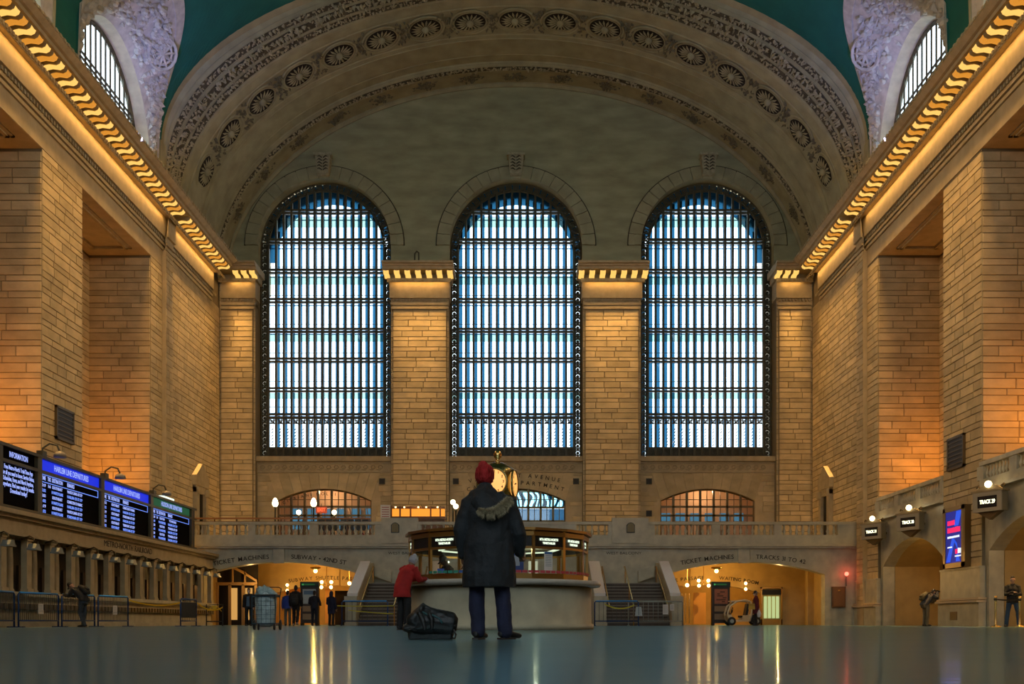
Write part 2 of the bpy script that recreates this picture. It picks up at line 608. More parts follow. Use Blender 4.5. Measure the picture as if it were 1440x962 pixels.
# ---------------------------------------------------------------- side walls
OPEN = [(43.4, 51.4), (31.8, 39.8), (20.2, 28.2), (8.6, 16.6), (-3.0, 5.0)]
ZH = 18.75
def sx(s, p):            # projection p from the wall plane into the hall
    return s * (HW - p)
WALLS = {}
def side_wall(s):
    nm = 'wall_left' if s < 0 else 'wall_right'
    mb = MB()
    edges = [YE] + sorted([q for o in OPEN for q in o]) + [64.6]
    for y0, y1 in zip(edges[::2], edges[1::2]):
        mb.box(sx(s, 0), sx(s, -3.1), y0, y1, 0, ZH)
    mb.box(sx(s, 0), sx(s, -3.1), YE, 64.6, ZH, 21.95)         # lintel band and wall behind the entablature
    mb.box(sx(s, -3.1), sx(s, -3.6), YE, 64.6, 0, 21.95)       # back of the openings
    w = struct(mb.build(nm, M_JOINT), 'tall limestone block wall with deep openings on the %s of the hall' % ('left' if s < 0 else 'right'))
    WALLS[s] = w
    # plain lintel facing
    mb = MB().box(sx(s, 0.03), sx(s, -0.1), YE, 63, ZH - 0.03, 19.6)
    for (y0, y1) in OPEN[:3]:                                   # soffit slab of the openings, with a sunk coffer frame
        mb.box(sx(s, 0), sx(s, -3.1), y0, y1, ZH - 0.04, ZH + 0.02)
    mb.build('lintel_band', M_WALL, w)
    for (y0, y1) in OPEN[:2]:
        mb = MB()
        for q, z in ((0.0, ZH - 0.10), (0.14, ZH - 0.17)):
            a0, a1, b0, b1 = y0 + 1.0 + q, y1 - 1.0 - q, -0.55 - q, -2.6 + q
            for (c0, c1, d0, d1) in ((a0, a0 + .14, b0, b1), (a1 - .14, a1, b0, b1), (a0, a1, b0, b0 - .14), (a0, a1, b1 + .14, b1)):
                mb.box(sx(s, d0), sx(s, d1), c0, c1, z, ZH)
        mb.build('coffer_frame', M_TRIM, w)
    B = Blocks()
    n = (-s, 0, 0)
    def strip(y0, y1, z0, z1, p=0.0, seed=1, **k):
        if s < 0: B.face((sx(s, p), y0, 0), (0, 1, 0), n, y1 - y0, z0, z1, seed=seed, **k)
        else: B.face((sx(s, p), y1, 0), (0, -1, 0), n, y1 - y0, z0, z1, seed=seed, **k)
    zlow = 2.35 if s > 0 else 0.0
    strip(39.8, 43.4, zlow, ZH - 0.05, seed=3)
    strip(28.2, 31.8, zlow, ZH - 0.05, seed=4)
    strip(51.4, 53.0, zlow, ZH - 0.05, seed=5, lens=(0.8, 1.6))
    strip(54.0, 63.0, 4.65, 19.55, seed=6, lens=(1.1, 2.2))
    strip(53.0, 54.0, 0.9, 19.55, p=0.22, seed=8, lens=(0.9, 1.0))
    for y in (51.4, 39.8):                                      # far jambs, facing the camera
        x0 = -HW - 3.1 if s < 0 else HW
        B.face((x0, y, 0), (1, 0, 0), (0, -1, 0), 3.1, 5.5, ZH - 0.05, seed=9 + int(y), lens=(1.0, 1.8))
    for (y0, y1) in OPEN[:2]:
        strip(y0, y1, 5.5, ZH - 0.05, p=-3.1, seed=20 + int(y0), lens=(1.2, 2.2))
    B.build(w)
    # pilaster strip under the arch ring
    MB().box(sx(s, 0.22), sx(s, 0), 53.0, 54.0, 0, 19.6).build('pilaster', M_WALL, w)
    return w
for s in (-1, 1):
    side_wall(s)

# entablature ------------------------------------------------------
PROF = [(0.0, 19.54), (0.12, 19.54), (0.12, 19.68), (0.04, 19.69), (0.04, 19.78), (0.14, 19.79), (0.14, 19.92), (0.04, 19.93), (0.04, 20.2),
        (0.20, 20.22), (0.20, 21.25), (0.56, 21.255), (0.56, 21.06), (0.61, 21.06), (0.61, 21.28), (0.34, 21.29), (0.34, 21.62), (1.30, 21.62), (1.30, 21.78), (1.42, 21.80),
        (1.60, 21.96), (1.60, 22.02), (0.0, 22.05)]
def console_mesh(w=0.3):
    """S-scroll bracket: local x = projection from the wall, z up, y along the wall"""
    top = [(0.30, 0.0), (1.18, 0.0), (1.22, -0.07), (1.18, -0.16), (1.06, -0.21), (0.92, -0.19), (0.78, -0.17), (0.62, -0.21), (0.52, -0.3), (0.42, -0.36), (0.30, -0.36)]
    return MB().prism(top, lambda u, v, d: (u, d, v), -w / 2, w / 2)
CONS = console_mesh().mesh('console_bracket', M_TRIM)
def glowmesh(m):  # cushion added under each bracket to make the lit stone glow
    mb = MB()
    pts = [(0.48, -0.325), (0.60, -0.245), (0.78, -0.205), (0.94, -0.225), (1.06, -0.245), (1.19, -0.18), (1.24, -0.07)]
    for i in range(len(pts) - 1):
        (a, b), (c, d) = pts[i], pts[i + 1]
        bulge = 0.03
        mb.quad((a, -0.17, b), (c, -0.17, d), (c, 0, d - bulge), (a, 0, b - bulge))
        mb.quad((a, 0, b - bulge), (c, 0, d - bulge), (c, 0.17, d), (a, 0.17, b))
    return mb.mesh('console_glow', m, True)
GLOWS = [glowmesh(M_GOLD), glowmesh(M_GOLD2)]
DENT = MB().box(0, 0.1, -0.055, 0.055, -0.13, 0).mesh('dentil', M_TRIM)

def cornice(s):
    t = MB()
    fn = lambda u, v, d: (sx(s, u), d, v)
    t.prism(PROF, fn, YE, 61.3)
    tr = struct(t.build('trim_1' if s < 0 else 'trim_2', M_TRIM), 'console cornice with added gold glow along the %s wall' % ('left' if s < 0 else 'right'))
    rz = 0 if s < 0 else PI
    y = 30.2; k = 0
    while y < 61.4:
        if not (53.05 < y < 53.5):
            o = obj('console_bracket', CONS, tr, (s * HW, y, 21.62), (0, 0, rz))
            g = obj('console_glow', GLOWS[k % 2], o)
        y += 0.58; k += 1
    mb = MB()
    y = 30.0
    while y < 62:
        for p, z in ((0.60, 21.25), (0.06, 20.18)):
            a, b = sx(s, p), sx(s, p + 0.07)
            mb.box(a, b, y, y + 0.12, z - 0.15, z)
        y += 0.24
    stuff(mb.build('dentil_row', M_TRIM, tr))
    # cresting of small lion-mask knobs on the top edge
    mb = MB()
    y = 30.0
    while y < 61.3:
        mb.box(sx(s, 1.54), sx(s, 1.64), y, y + 0.14, 21.97, 22.09)
        y += 0.34
    stuff(mb.build('cresting', M_TRIM, tr))
    MB().box(sx(s, 1.46), sx(s, 1.55), YE, 61.3, 21.98, 22.17).build('light_shield_lip', M_TRIM, tr)  # lip added to keep the flood light off the cresting
    # break in the entablature at the arch ring
    mb = MB()
    for i in range(len(PROF) - 1):
        pass
    mb.prism([(p + 0.2, z) for p, z in PROF[:11]], fn, 52.9, 54.05)
    mb.build('entablature_break', M_TRIM, tr)
    return tr
for s in (-1, 1):
    cornice(s)

# ---------------------------------------------------------------- west wall with three great windows
YG = 64.2
RW, ZS = 4.15, 23.72
WC = (-11.97, 0.0, 11.97)
def lun_top(x):
    return 20.9 + 12.95 * math.sqrt(max(0, 1 - (x / 18.55) ** 2)) + 0.15
mb = MB()
arch_wall(mb, -18.45, 18.45, 21.6, 0, [(c, RW, ZS, RW, None) for c in WC], lambda u, z, d: (u, 63.6 + d, z), 0.8, n=40, top=lun_top, back=False)
ww = struct(mb.build('wall_west', M_LUN), 'great west end wall, olive plaster lunette over three arched windows')
# piers below the lunette
PIERS = [(-7.75, -4.15), (4.15, 7.75), (-18.4, -16.15), (16.15, 18.4)]
B = Blocks()
for i, (a, b) in enumerate(PIERS):
    core = MB().box(a, b, 63.08, 64.6, 4.4, 21.7)
    core.build('pier_core', M_JOINT, ww)
    e = 0.14
    fa, fb = a + e, b - e
    MB().box(fa, fb, 62.96, 63.1, 4.4, 19.6).build('pier_panel', M_JOINT, ww)
    B.face((fa, 62.96, 0), (1, 0, 0), (0, -1, 0), fb - fa, 4.5, 19.5, seed=40 + i, lens=(0.9, 1.5))
    for q0, q1 in ((a, fa), (fb, b)):
        B.face((q0, 63.08, 0), (1, 0, 0), (0, -1, 0), q1 - q0, 4.5, 21.2, seed=44 + i, lens=(0.5, 0.6), proud=0.02)
    # capital
    cap = MB()
    for p, z0, z1 in ((0.12, 19.55, 19.70), (0.04, 19.70, 19.79), (0.14, 19.79, 19.93), (0.04, 19.93, 20.2), (0.20, 20.2, 21.26), (0.34, 21.25, 21.66), (1.30, 21.62, 21.78), (1.42, 21.78, 21.9), (1.60, 21.9, 22.03)):
        q = min(p, 0.5) if p > 0.3 else p
        l = 0 if a < -18 else q
        r = 0 if b > 18 else q
        cap.box(fa - l, fb + r, 63 - p, 63.9, z0, z1)
    cap.box(fa - (0 if a < -18 else .3), fb + (0 if b > 18 else .3), 63 - .61, 63 - .56, 21.05, 21.28).box(fa - (0 if a < -18 else .3), fb + (0 if b > 18 else .3), 63 - .6, 62.7, 21.25, 21.28)
    co = cap.build('capital', M_TRIM, ww)
    nmod = 7 if i < 2 else 3
    x0, x1 = (fa - 0.28, fb + 0.28) if i < 2 else ((a + 1.35, fb + 0.25) if a < 0 else (fa - 0.25, b - 1.35))
    for k in range(nmod):
        x = x0 + (x1 - x0) * k / (nmod - 1)
        o = obj('console_bracket', CONS, co, (x, 63, 21.62), (0, 0, -PI / 2))
        g = obj('console_glow', GLOWS[1], co, (x, 63, 21.62), (0, 0, -PI / 2))
    dm = MB()
    x = fa
    while x < fb:
        dm.box(x, x + 0.1, 62.87, 62.97, 20.04, 20.19); dm.box(x, x + .1, 62.33, 62.4, 21.1, 21.25)
        x += 0.2
    stuff(dm.build('dentil_row', M_TRIM, co))
# lower storey between the piers, with small arched windows
LOWH = [(-11.97, 2.95, 7.75, 0.75, 4.5), (0.0, 3.1, 7.75, 0.78, 4.4), (11.97, 2.95, 7.75, 0.75, 4.5)]
mb = MB()
for (u0, u1), h in zip(((-16.15, -7.75), (-4.15, 4.15), (7.75, 16.15)), LOWH):
    arch_wall(mb, u0, u1, 4.4, 10.45, [h], lambda u, z, d: (u, 63.5 + d, z), 0.5, n=24)
mb.build('lower_storey', M_WALL, ww)
for i, ((u0, u1), h) in enumerate(zip(((-16.15, -7.75), (-4.15, 4.15), (7.75, 16.15)), LOWH)):
    c, hw, sp, ri, si = h
    B.face((u0, 63.5, 0), (1, 0, 0), (0, -1, 0), u1 - u0, 4.5, 9.45, seed=60 + i, proud=0.03,
           hole=lambda a, z, u0=u0, h=h: abs(u0 + a - h[0]) < h[1] + 0.12 and z < segz(u0 + a, *h[:4]) + 0.9)
    # fan of voussoirs over the low arch
    for k in range(11):
        f0, f1 = -1 + 2 * k / 11.0 + 0.006, -1 + 2 * (k + 1) / 11.0 - 0.006
        vm = MB()
        ua, ub = c + hw * f0, c + hw * f1
        ta, tb = c + (hw + 0.55) * f0, c + (hw + 0.55) * f1
        zt = 9.48
        vm.prism([(ua, segz(ua, c, hw, sp, ri) + .01), (ub, segz(ub, c, hw, sp, ri) + .01), (tb, zt), (ta, zt)], lambda u, v, d: (u, d, v), 63.46, 63.52)
        vm.build('voussoir', M_STONE, ww)
    # wave-scroll frieze and sill under the great window
    sm = MB().box(u0, u1, 63.25, 64.4, 10.2, 10.5).box(u0, u1, 63.4, 63.6, 9.5, 9.58).box(u0, u1, 63.4, 63.6, 10.05, 10.12)
    sm.build('window_sill', M_TRIM, ww)
    wv = MB()
    x = u0 + 0.3
    while x < u1 - 0.3:
        pts = [(x + 0.17 * (1 - t / 9) * math.cos(t * 0.9) , 63.47, 9.82 + 0.17 * (1 - t / 9) * math.sin(t * 0.9)) for t in range(8)]
        wv.tube(pts, 0.025, 4)
        wv.tube([(x - 0.22, 63.47, 9.7), (x, 63.47, 9.66), (x + 0.17, 63.47, 9.82)], 0.022, 4)
        x += 0.46
    stuff(wv.build('wave_scroll', M_TRIM, ww))
B.build(ww)

# archivolt voussoirs and keystones
NV = 21
vo = MB()
da = PI / NV
for r0, r1, y0, y1 in ((RW, RW + 0.36, 63.42, 63.62), (RW + 0.36, RW + 0.8, 63.5, 63.62)):
    a0, a1 = -da / 2 + 0.004, da / 2 - 0.004
    sub = [a0 + (a1 - a0) * i / 3 for i in range(4)]
    poly = [(r0 * math.sin(a), r0 * math.cos(a)) for a in sub] + [(r1 * math.sin(a), r1 * math.cos(a)) for a in reversed(sub)]
    vo.prism(poly, lambda u, v, d: (u, d, v), y0, y1)
VOUS = vo.mesh('voussoir', M_PLASTER)
for c in WC:
    for k in range(NV):
        an = -PI / 2 + da * (k + 0.5)
        obj('voussoir', VOUS, ww, (c, 0, ZS), (0, an, 0))
    ks = MB().prism([(-0.36, 0), (0.36, 0), (0.48, 1.15), (-0.48, 1.15)], lambda u, v, d: (c + u, d, ZS + RW + 0.12 + v), 62.95, 63.6)
    ks.box(c - .56, c + .56, 62.85, 63.6, ZS + RW + 1.2, ZS + RW + 1.36)
    ko = ks.build('keystone', M_RELIEF, ww)
    MB().tube([(c + (RW + .82) * math.cos(PI * i / 40), 63.56, ZS + (RW + .82) * math.sin(PI * i / 40)) for i in range(41)], .05, 4).build('archivolt_fillet', M_DARKCARVE, ww)
    lf = MB()
    for sgn in (-1, 1):
        for q in range(5):
            z = ZS + RW + 0.3 + q * 0.19
            lf.tube([(c + sgn * 0.03, 62.93, z), (c + sgn * 0.2, 62.88, z + 0.1), (c + sgn * 0.33, 62.93, z + 0.06)], [0.03, 0.045, 0.015], 5)
    lf.build('acanthus_leaf', M_DARKCARVE, ko)
# small things standing on the pier cornices
for x in (-6.2,):
    fx = thing('cable_fitting', 'small bent iron fitting standing on the left pier cornice', 'fitting', (x, 62.4, 22.035))
    MB().tube([(0, 0, 0), (0, 0, .75), (.12, 0, .9), (.24, 0, .8), (.24, 0, 0)], .05, 6).build('bent_pipe', M_IRON, fx)
    MB().box(-.1, .34, -.1, .1, 0, .06).build('base', M_IRON, fx)

# windows: inner iron grille, glass, outer glazed screen
BARW = 0.125
def great_window(idx, c):
    x0, x1 = c - RW, c + RW
    band = 0.5
    gi0, gi1 = x0 + band, x1 - band
    ncol = 15
    dx = (gi1 - gi0) / ncol
    zb, zfr = 10.5, 11.15
    rin = RW - band
    def ztop(x, r):
        return ZS + math.sqrt(max(0, r * r - (x - c) ** 2))
    fr = MB()
    # frame: outer and inner hoops, jamb bars
    for r in (RW - 0.03, rin):
        pts = [(c + r * math.cos(PI * i / 36), YG, ZS + r * math.sin(PI * i / 36)) for i in range(37)]
        pts = [(c + r, YG, zb)] + pts + [(c - r, YG, zb)]
        fr.tube(pts, 0.065, 4)
    fr.box(x0, x1, YG - 0.1, YG + 0.1, zb, zb + 0.12)
    win = struct(fr.build('window_%d' % idx, M_IRON), '%s tall arched window with dark iron grille and daylight behind' % {1: 'left', 2: 'middle', 3: 'right'}[idx])
    xs = [gi0 + dx * i for i in range(ncol + 1)]
    for x in xs:
        zt = ztop(x, rin)
        o = MB().box(-BARW / 2, BARW / 2, -0.12, 0.12, 0, zt - zb).build('mullion', M_IRON, win, loc=(x, YG, zb))
    tz = [13.17, 14.83, 16.7, 18.57, 20.45, 22.3, 24.18, 26.05]
    rows = [zfr] + tz
    for z in tz:
        h = rin if z < ZS else math.sqrt(max(0.01, rin * rin - (z - ZS) ** 2))
        for q in (-0.1, 0.1):
            MB().box(-h, h, -0.13, 0.05, -0.055, 0.055).build('transom', M_IRON, win, loc=(c, YG, z + q))
    MB().box(gi0, gi1, YG - 0.1, YG + 0.1, zfr - 0.06, zfr + 0.06).build('transom', M_IRON, win)
    # ornamental openwork: jamb bands, arch band, sill panels, frieze under the first transom
    om = MB()
    def ringlet(cx, cz, r, an=0.0, y=YG):
        n = 10
        for k in range(n):
            a, b = 2 * PI * k / n, 2 * PI * (k + 1) / n
            p = [(cx + q * math.cos(t), y - 0.03, cz + q * math.sin(t)) for t, q in ((a, r), (b, r), (b, r * 0.62), (a, r * 0.62))]
            om.quad(*p)
            om.quad(*[(x_, y + 0.05, z_) for x_, y_, z_ in p])
        for k in range(4):
            t = an + PI / 4 + k * PI / 2
            om.obox((cx + r * 1.15 * math.cos(t), y, cz + r * 1.15 * math.sin(t)), (r * 0.33 * math.cos(t), 0, r * 0.33 * math.sin(t)), (0, 0.03, 0), (-0.05 * math.sin(t), 0, 0.05 * math.cos(t)))
        om.add([(cx + r * .55 * math.cos(2 * PI * k / 8), y + .055, cz + r * .55 * math.sin(2 * PI * k / 8)) for k in range(8)], [tuple(range(8))])
        om.obox((cx, y, cz), (r * 0.4, 0, 0), (0, 0.02, 0), (0, 0, 0.03))
        om.obox((cx, y, cz), (0.03, 0, 0), (0, 0.02, 0), (0, 0, r * 0.4))
    for side in (-1, 1):
        z = zb + 0.35
        while z < ZS:
            ringlet(c + side * (RW - band / 2), z, 0.2)
            om.box(c + side * (RW - band / 2) - .2, c + side * (RW - band / 2) + .2, YG, YG + .03, z + .19, z + .25)
            z += 0.44
    na = 27
    for k in range(na):
        t = PI * (k + 0.5) / na
        r = RW - band / 2
        ringlet(c + r * math.cos(t), ZS + r * math.sin(t), 0.2, t)
    for i in range(ncol):
        xc = xs[i] + dx / 2
        ringlet(xc, zb + 0.4, 0.17)
        om.box(xs[i], xs[i + 1], YG + 0.05, YG + 0.07, zb + 0.1, zfr)
        ringlet(xc, 12.82, 0.13)
        om.quad((xs[i], YG, 12.98), (xs[i + 1], YG, 12.98), (xs[i + 1], YG, 13.06), (xs[i], YG, 13.06))
        for q in range(6):
            zz = 11.35 + q * 0.2
            om.obox((xc, YG, zz), (0.05, 0, 0.05), (0, 0.02, 0), (-0.018, 0, 0.018))
    # backing strips that leave only small gaps of light in the bands
    for side in (-1, 1):
        for q in (0.04, band - 0.04):
            xx = c + side * (RW - q)
            om.box(xx - 0.09, xx + 0.09, YG - 0.02, YG + 0.04, zb, ZS)
    stuff(om.build('scrollwork', M_IRON, win))
    # panes of the inner screen
    cache = {}
    for i in range(ncol):
        xa, xb = xs[i], xs[i + 1]
        zcap = min(ztop(xa, rin), ztop(xb, rin)) if abs((xa + xb) / 2 - c) > dx * 0.4 else ztop(c, rin)
        for j in range(len(rows)):
            z0 = rows[j]
            z1 = rows[j + 1] if j + 1 < len(rows) else 99
            if z0 > zcap - 0.1: continue
            z1 = min(z1, zcap)
            h = round(z1 - z0, 3)
            if h not in cache:
                cache[h] = MB().quad((-dx / 2, 0, 0), (dx / 2, 0, 0), (dx / 2, 0, h), (-dx / 2, 0, h)).mesh('pane', M_GLASS)
            obj('pane', cache[h], win, ((xa + xb) / 2, YG + 0.1, z0))
    # outer glazed screen, two and a half metres behind: piers coloured with the blue window glare, rails, glass walkways
    yo = 66.7
    ou = MB()
    for i in range(ncol + 1):
        x = xs[i]
        ou.quad((x - 0.125, yo, 9.5), (x + 0.125, yo, 9.5), (x + 0.125, yo, ztop(x, RW) + 0.1), (x - 0.125, yo, ztop(x, RW) + 0.1))
    for z in tz:
        for q0, q1 in ((.45, .53), (.68, .74)):
            ou.quad((x0 - 0.3, yo + .02, z + q0), (x1 + 0.3, yo + .02, z + q0), (x1 + 0.3, yo + .02, z + q1), (x0 - 0.3, yo + .02, z + q1))
    for k in range(36):                              # arched blue rim
        t0, t1 = PI * k / 36, PI * (k + 1) / 36
        ou.quad(*[(c + q * math.cos(t), yo, ZS + q * math.sin(t)) for t, q in ((t0, RW - .35), (t1, RW - .35), (t1, RW + 1.0), (t0, RW + 1.0))])
    ou.build('outer_screen', M_BLUEGLARE, win)
    gw = MB()
    for z in tz[1::2] + [tz[-1]]:
        gw.box(x0 - 0.2, x1 + 0.2, YG + 0.9, yo - 0.15, z - 0.05, z + 0.02)
    gw.build('glass_walkway', M_GREENGLASS, win)
    hr = MB()
    for z in tz:
        hr.tube([(x0, yo - .3, z + 1.05), (x1, yo - .3, z + 1.05)], 0.02, 4)
    hr.build('handrail', M_IRON, win)
    return win
for i, c in enumerate(WC):
    great_window(i + 1, c)
# masonry shell between the two window screens and around them
mb = MB()
for a, b in ((-22, -16.4), (-7.6, -4.3), (4.3, 7.6), (16.4, 22)):
    mb.box(a, b, 64.6, 67.0, 4.0, 30)
mb.box(-22, -3.4, 66.6, 67.0, 4.0, 9.6).box(3.4, 22, 66.6, 67.0, 4.0, 9.6).box(-3.4, 3.4, 66.6, 67.0, 8.7, 9.6)
arch_wall(mb, -22, 22, 21.6, 36, [(c, RW + 0.05, ZS, RW + 0.05, None) for c in WC], lambda u, z, d: (u, 66.75 + d, z), 0.3, n=30)
struct(mb.build('wall_outer', M_WALL), 'masonry between the inner and outer window screens')

# ---------------------------------------------------------------- arch ring in front of the west wall
ST = [(52.95, 18.42, 25.1, 9.5), (53.35, 18.42, 25.1, 9.35), (53.6, 18.35, 24.2, 10.1), (54.1, 18.3, 23.4, 10.85), (54.9, 18.25, 22.6, 11.55), (55.3, 18.2, 22.2, 11.9),
      (56.0, 18.2, 22.0, 12.1), (58.4, 18.2, 22.0, 12.0), (58.75, 18.15, 21.9, 12.05), (61.1, 18.15, 21.6, 12.3), (61.3, 18.05, 21.5, 12.2),
      (61.75, 18.05, 21.4, 12.3), (61.9, 18.15, 21.2, 12.6), (63.3, 18.2, 21.0, 12.8), (63.45, 18.1, 20.9, 12.7), (63.65, 18.15, 20.85, 12.8)]
def ring_par(Y):
    for a, b in zip(ST[:-1], ST[1:]):
        if a[0] <= Y <= b[0]:
            k = (Y - a[0]) / (b[0] - a[0])
            return [a[i] + (b[i] - a[i]) * k for i in (1, 2, 3)]
    return list(ST[-1][1:]) if Y > ST[-1][0] else list(ST[0][1:])
def ring_pt(Y, t, off=0.0):
    a, z0, b = ring_par(Y)
    x, z = a * math.cos(t), z0 + b * math.sin(t)
    nx, nz = -math.cos(t) / a, -math.sin(t) / b
    l = math.hypot(nx, nz)
    return Vector((x + off * nx / l, Y, z + off * nz / l)), Vector((nx / l, 0, nz / l))
NT = 96
mb = MB()
rows = []
for st in ST:
    row = [Vector((st[1], st[0], 21.9))] + [ring_pt(st[0], PI * i / NT)[0] for i in range(NT + 1)] + [Vector((-st[1], st[0], 21.9))]
    rows.append(row)
m = len(rows[0])
mb.v = [tuple(p) for r in rows for p in r]
for i in range(len(rows) - 1):
    for k in range(m - 1):
        mb.f.append((i * m + k, i * m + k + 1, (i + 1) * m + k + 1, (i + 1) * m + k))
ring = struct(mb.build('trim_3', M_PLASTER, smooth=False), 'coffered plaster arch ring spanning the west end of the hall')
# medallions
def medallion_meshes():
    rim = MB()
    for rr, r in ((0.90, 0.06), (0.76, 0.04)):
        rim.tube([(rr * math.cos(2 * PI * i / 24), rr * math.sin(2 * PI * i / 24), 0) for i in range(24)], r, 5, closed=True)
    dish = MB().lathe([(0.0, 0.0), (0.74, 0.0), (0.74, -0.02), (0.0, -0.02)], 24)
    pet = MB()
    for k in range(18):
        t = 2 * PI * k / 18
        c, sn = math.cos(t), math.sin(t)
        def P(r, w, h): return (r * c - w * sn, r * sn + w * c, h)
        pet.add([P(.16, -.015, .02), P(.16, .015, .02), P(.5, .055, .05), P(.68, 0, .03), P(.5, -.055, .05), P(.45, 0, .1)],
                [(0, 1, 5), (1, 2, 5), (2, 3, 5), (3, 4, 5), (4, 0, 5)])
    boss = MB().sphere((0, 0, .05), .17, 10, 6)
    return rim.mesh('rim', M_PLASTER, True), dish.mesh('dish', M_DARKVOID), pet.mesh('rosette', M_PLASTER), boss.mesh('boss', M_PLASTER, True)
RIM, DISH, PET, BOSS = medallion_meshes()
MEDT = [PI / 2 + k * R(9.55) for k in range(-8, 9)]
def frame_at(Y, t, off):
    p, n = ring_pt(Y, t, off)
    q = ring_pt(Y, t + 0.01, off)[0]
    tx = (q - p).normalized()
    ty = n.cross(tx)
    mtx = Matrix((tx, ty, n)).transposed().to_4x4()
    mtx.translation = p
    return mtx
ring_len = []
# equal arc spacing
acc = [0.0]
for i in range(400):
    acc.append(acc[-1] + (ring_pt(57.2, PI * (i + 1) / 400)[0] - ring_pt(57.2, PI * i / 400)[0]).length)
def t_at(f):
    L = f * acc[-1]
    for i in range(400):
        if acc[i + 1] >= L:
            return PI * (i + (L - acc[i]) / (acc[i + 1] - acc[i])) / 400
    return PI
for k in range(17):
    t = t_at(0.076 + (1 - 0.152) * k / 16)
    mtx = frame_at(57.2, t, 0.03)
    o = obj('medallion', RIM, ring); o.matrix_world = mtx @ Matrix.Scale(1.22, 4)
    for nm, me in (('dish', DISH), ('rosette', PET), ('boss', BOSS)):
        obj(nm, me, o)
# carved foliage: between the medallions, bands and clusters
rnd = random.Random(3)
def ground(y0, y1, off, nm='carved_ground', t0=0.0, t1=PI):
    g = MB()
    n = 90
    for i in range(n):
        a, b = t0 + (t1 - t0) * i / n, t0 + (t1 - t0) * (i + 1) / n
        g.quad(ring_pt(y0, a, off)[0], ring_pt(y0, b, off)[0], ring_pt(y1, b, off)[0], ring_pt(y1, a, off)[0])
    return g.build(nm, M_DARKCARVE, ring)
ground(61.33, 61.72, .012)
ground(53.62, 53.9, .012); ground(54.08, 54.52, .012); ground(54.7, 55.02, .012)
def leaf(mb, mtx, u, v, L, w, an, h=0.08):
    c, s_ = math.cos(an), math.sin(an)
    def P(a, b, z):
        return mtx @ Vector((u + a * c - b * s_, v + a * s_ + b * c, z))
    mb.add([P(0, 0, 0.01), P(L * .5, -w, 0.03), P(L, 0, 0.0), P(L * .5, w, 0.03), P(L * .5, 0, h)], [(0, 1, 4), (1, 2, 4), (2, 3, 4), (3, 0, 4)])
def scatter(mb, Y, t, halfu, halfv, n, L=(0.15, 0.4), off=0.01, h=0.1):
    mtx = frame_at(Y, t, off)
    for i in range(n):
        leaf(mb, mtx, rnd.uniform(-halfu, halfu), rnd.uniform(-halfv, halfv), rnd.uniform(*L), rnd.uniform(.04, .11), rnd.uniform(0, 2 * PI), rnd.uniform(.04, h))
fo = MB()
for k in range(16):
    t = t_at(0.076 + 0.848 * (k + 0.5) / 16)
    mtx = frame_at(57.2, t, 0.0)
    for sv in (-1, 1):
        for i in range(16):
            v = sv * rnd.uniform(0.1, 0.95)
            hu = 0.12 + 0.42 * abs(v)
            leaf(fo, mtx, rnd.uniform(-hu, hu), v, rnd.uniform(.15, .35), rnd.uniform(.05, .1), rnd.uniform(0, 2 * PI), rnd.uniform(.1, .22))
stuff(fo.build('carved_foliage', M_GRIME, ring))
bd = MB()
def beadband(mb, Y, step, size, n=3):
    i = 0
    t = 0.02
    while t < PI - 0.02:
        scatter(mb, Y, t, step * .5, size, n, L=(size * .5, size * 1.1), h=size * .9)
        t += step / 17.0
for Y, size in ((61.52, 0.2), (53.75, 0.24), (54.3, 0.36), (54.85, 0.22)):
    beadband(bd, Y, 0.3, size, 5)
stuff(bd.build('carved_band', M_RELIEF, ring))
for k in range(17):
    t = t_at(0.03 + 0.94 * k / 16)
    cl = MB()
    scatter(cl, 62.6, t, 0.7, 0.2, 26, L=(.12, .3), h=.14)
    scatter(cl, 62.6, t, 0.3, 0.42, 26, L=(.12, .3), h=.2)
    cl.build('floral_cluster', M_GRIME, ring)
# raised fillets running round the arch
fi = MB()
for Y, r in ((53.5, .05), (54.0, .05), (54.6, .05), (55.1, .06), (55.95, .05), (58.45, .05), (58.8, .04), (60.4, .03), (61.2, .05), (61.85, .05), (63.35, .06)):
    fi.tube([ring_pt(Y, PI * i / 72, 0.01)[0] for i in range(73)], r, 4)
fi.build('fillet', M_PLASTER, ring)

# ---------------------------------------------------------------- painted vault with window groins
VA, VZ, VB = 18.42, 25.1, 9.5
def vx(z):
    return VA * math.sqrt(max(0, 1 - (max(0, z - VZ) / VB) ** 2))
GC = [47.6, 36.0, 24.4, 12.8, 1.2]
GH, GZ0, GZH = 4.7, 26.3, 3.75
def groin_z(Y):
    for c in GC:
        d = abs(Y - c)
        if d < GH:
            return GZ0 + GZH * math.sqrt(1 - (d / GH) ** 2)
    return 21.9
Ys = [53.0, YE]
for c in GC:
    Ys += [c + GH * math.cos(PI * i / 36) for i in range(37)]
Ys = sorted(set(round(y, 4) for y in Ys))
mb = MB()
NR = 40
def vault_row(Y, lo):
    pts = []
    # from the left low end over the crown to the right low end
    if lo <= VZ:
        tl = 0.0
    else:
        tl = math.asin(min(1, (lo - VZ) / VB))
    seq = [(VA, lo)] if lo <= VZ else []
    ts = [tl + (PI / 2 - tl) * i / NR for i in range(NR + 1)]
    half = [(VA, min(lo, VZ))] + [(VA * math.cos(t), VZ + VB * math.sin(t)) for t in ts]
    right = half
    left = [(-x, z) for x, z in reversed(half[:-1])]
    return [Vector((x, Y, z)) for x, z in right + left]
rows = []
for Y in Ys:
    lo = groin_z(Y)
    rows.append((Y, lo))
grid = []
for Y, lo in rows:
    r = vault_row(Y, lo)
    if lo > VZ:                                   # collapse the vertical leg
        t = math.asin(min(1, (lo - VZ) / VB))
        r[0] = Vector((VA * math.cos(t), Y, lo)); r[-1] = Vector((-VA * math.cos(t), Y, lo))
    grid.append(r)
m = len(grid[0])
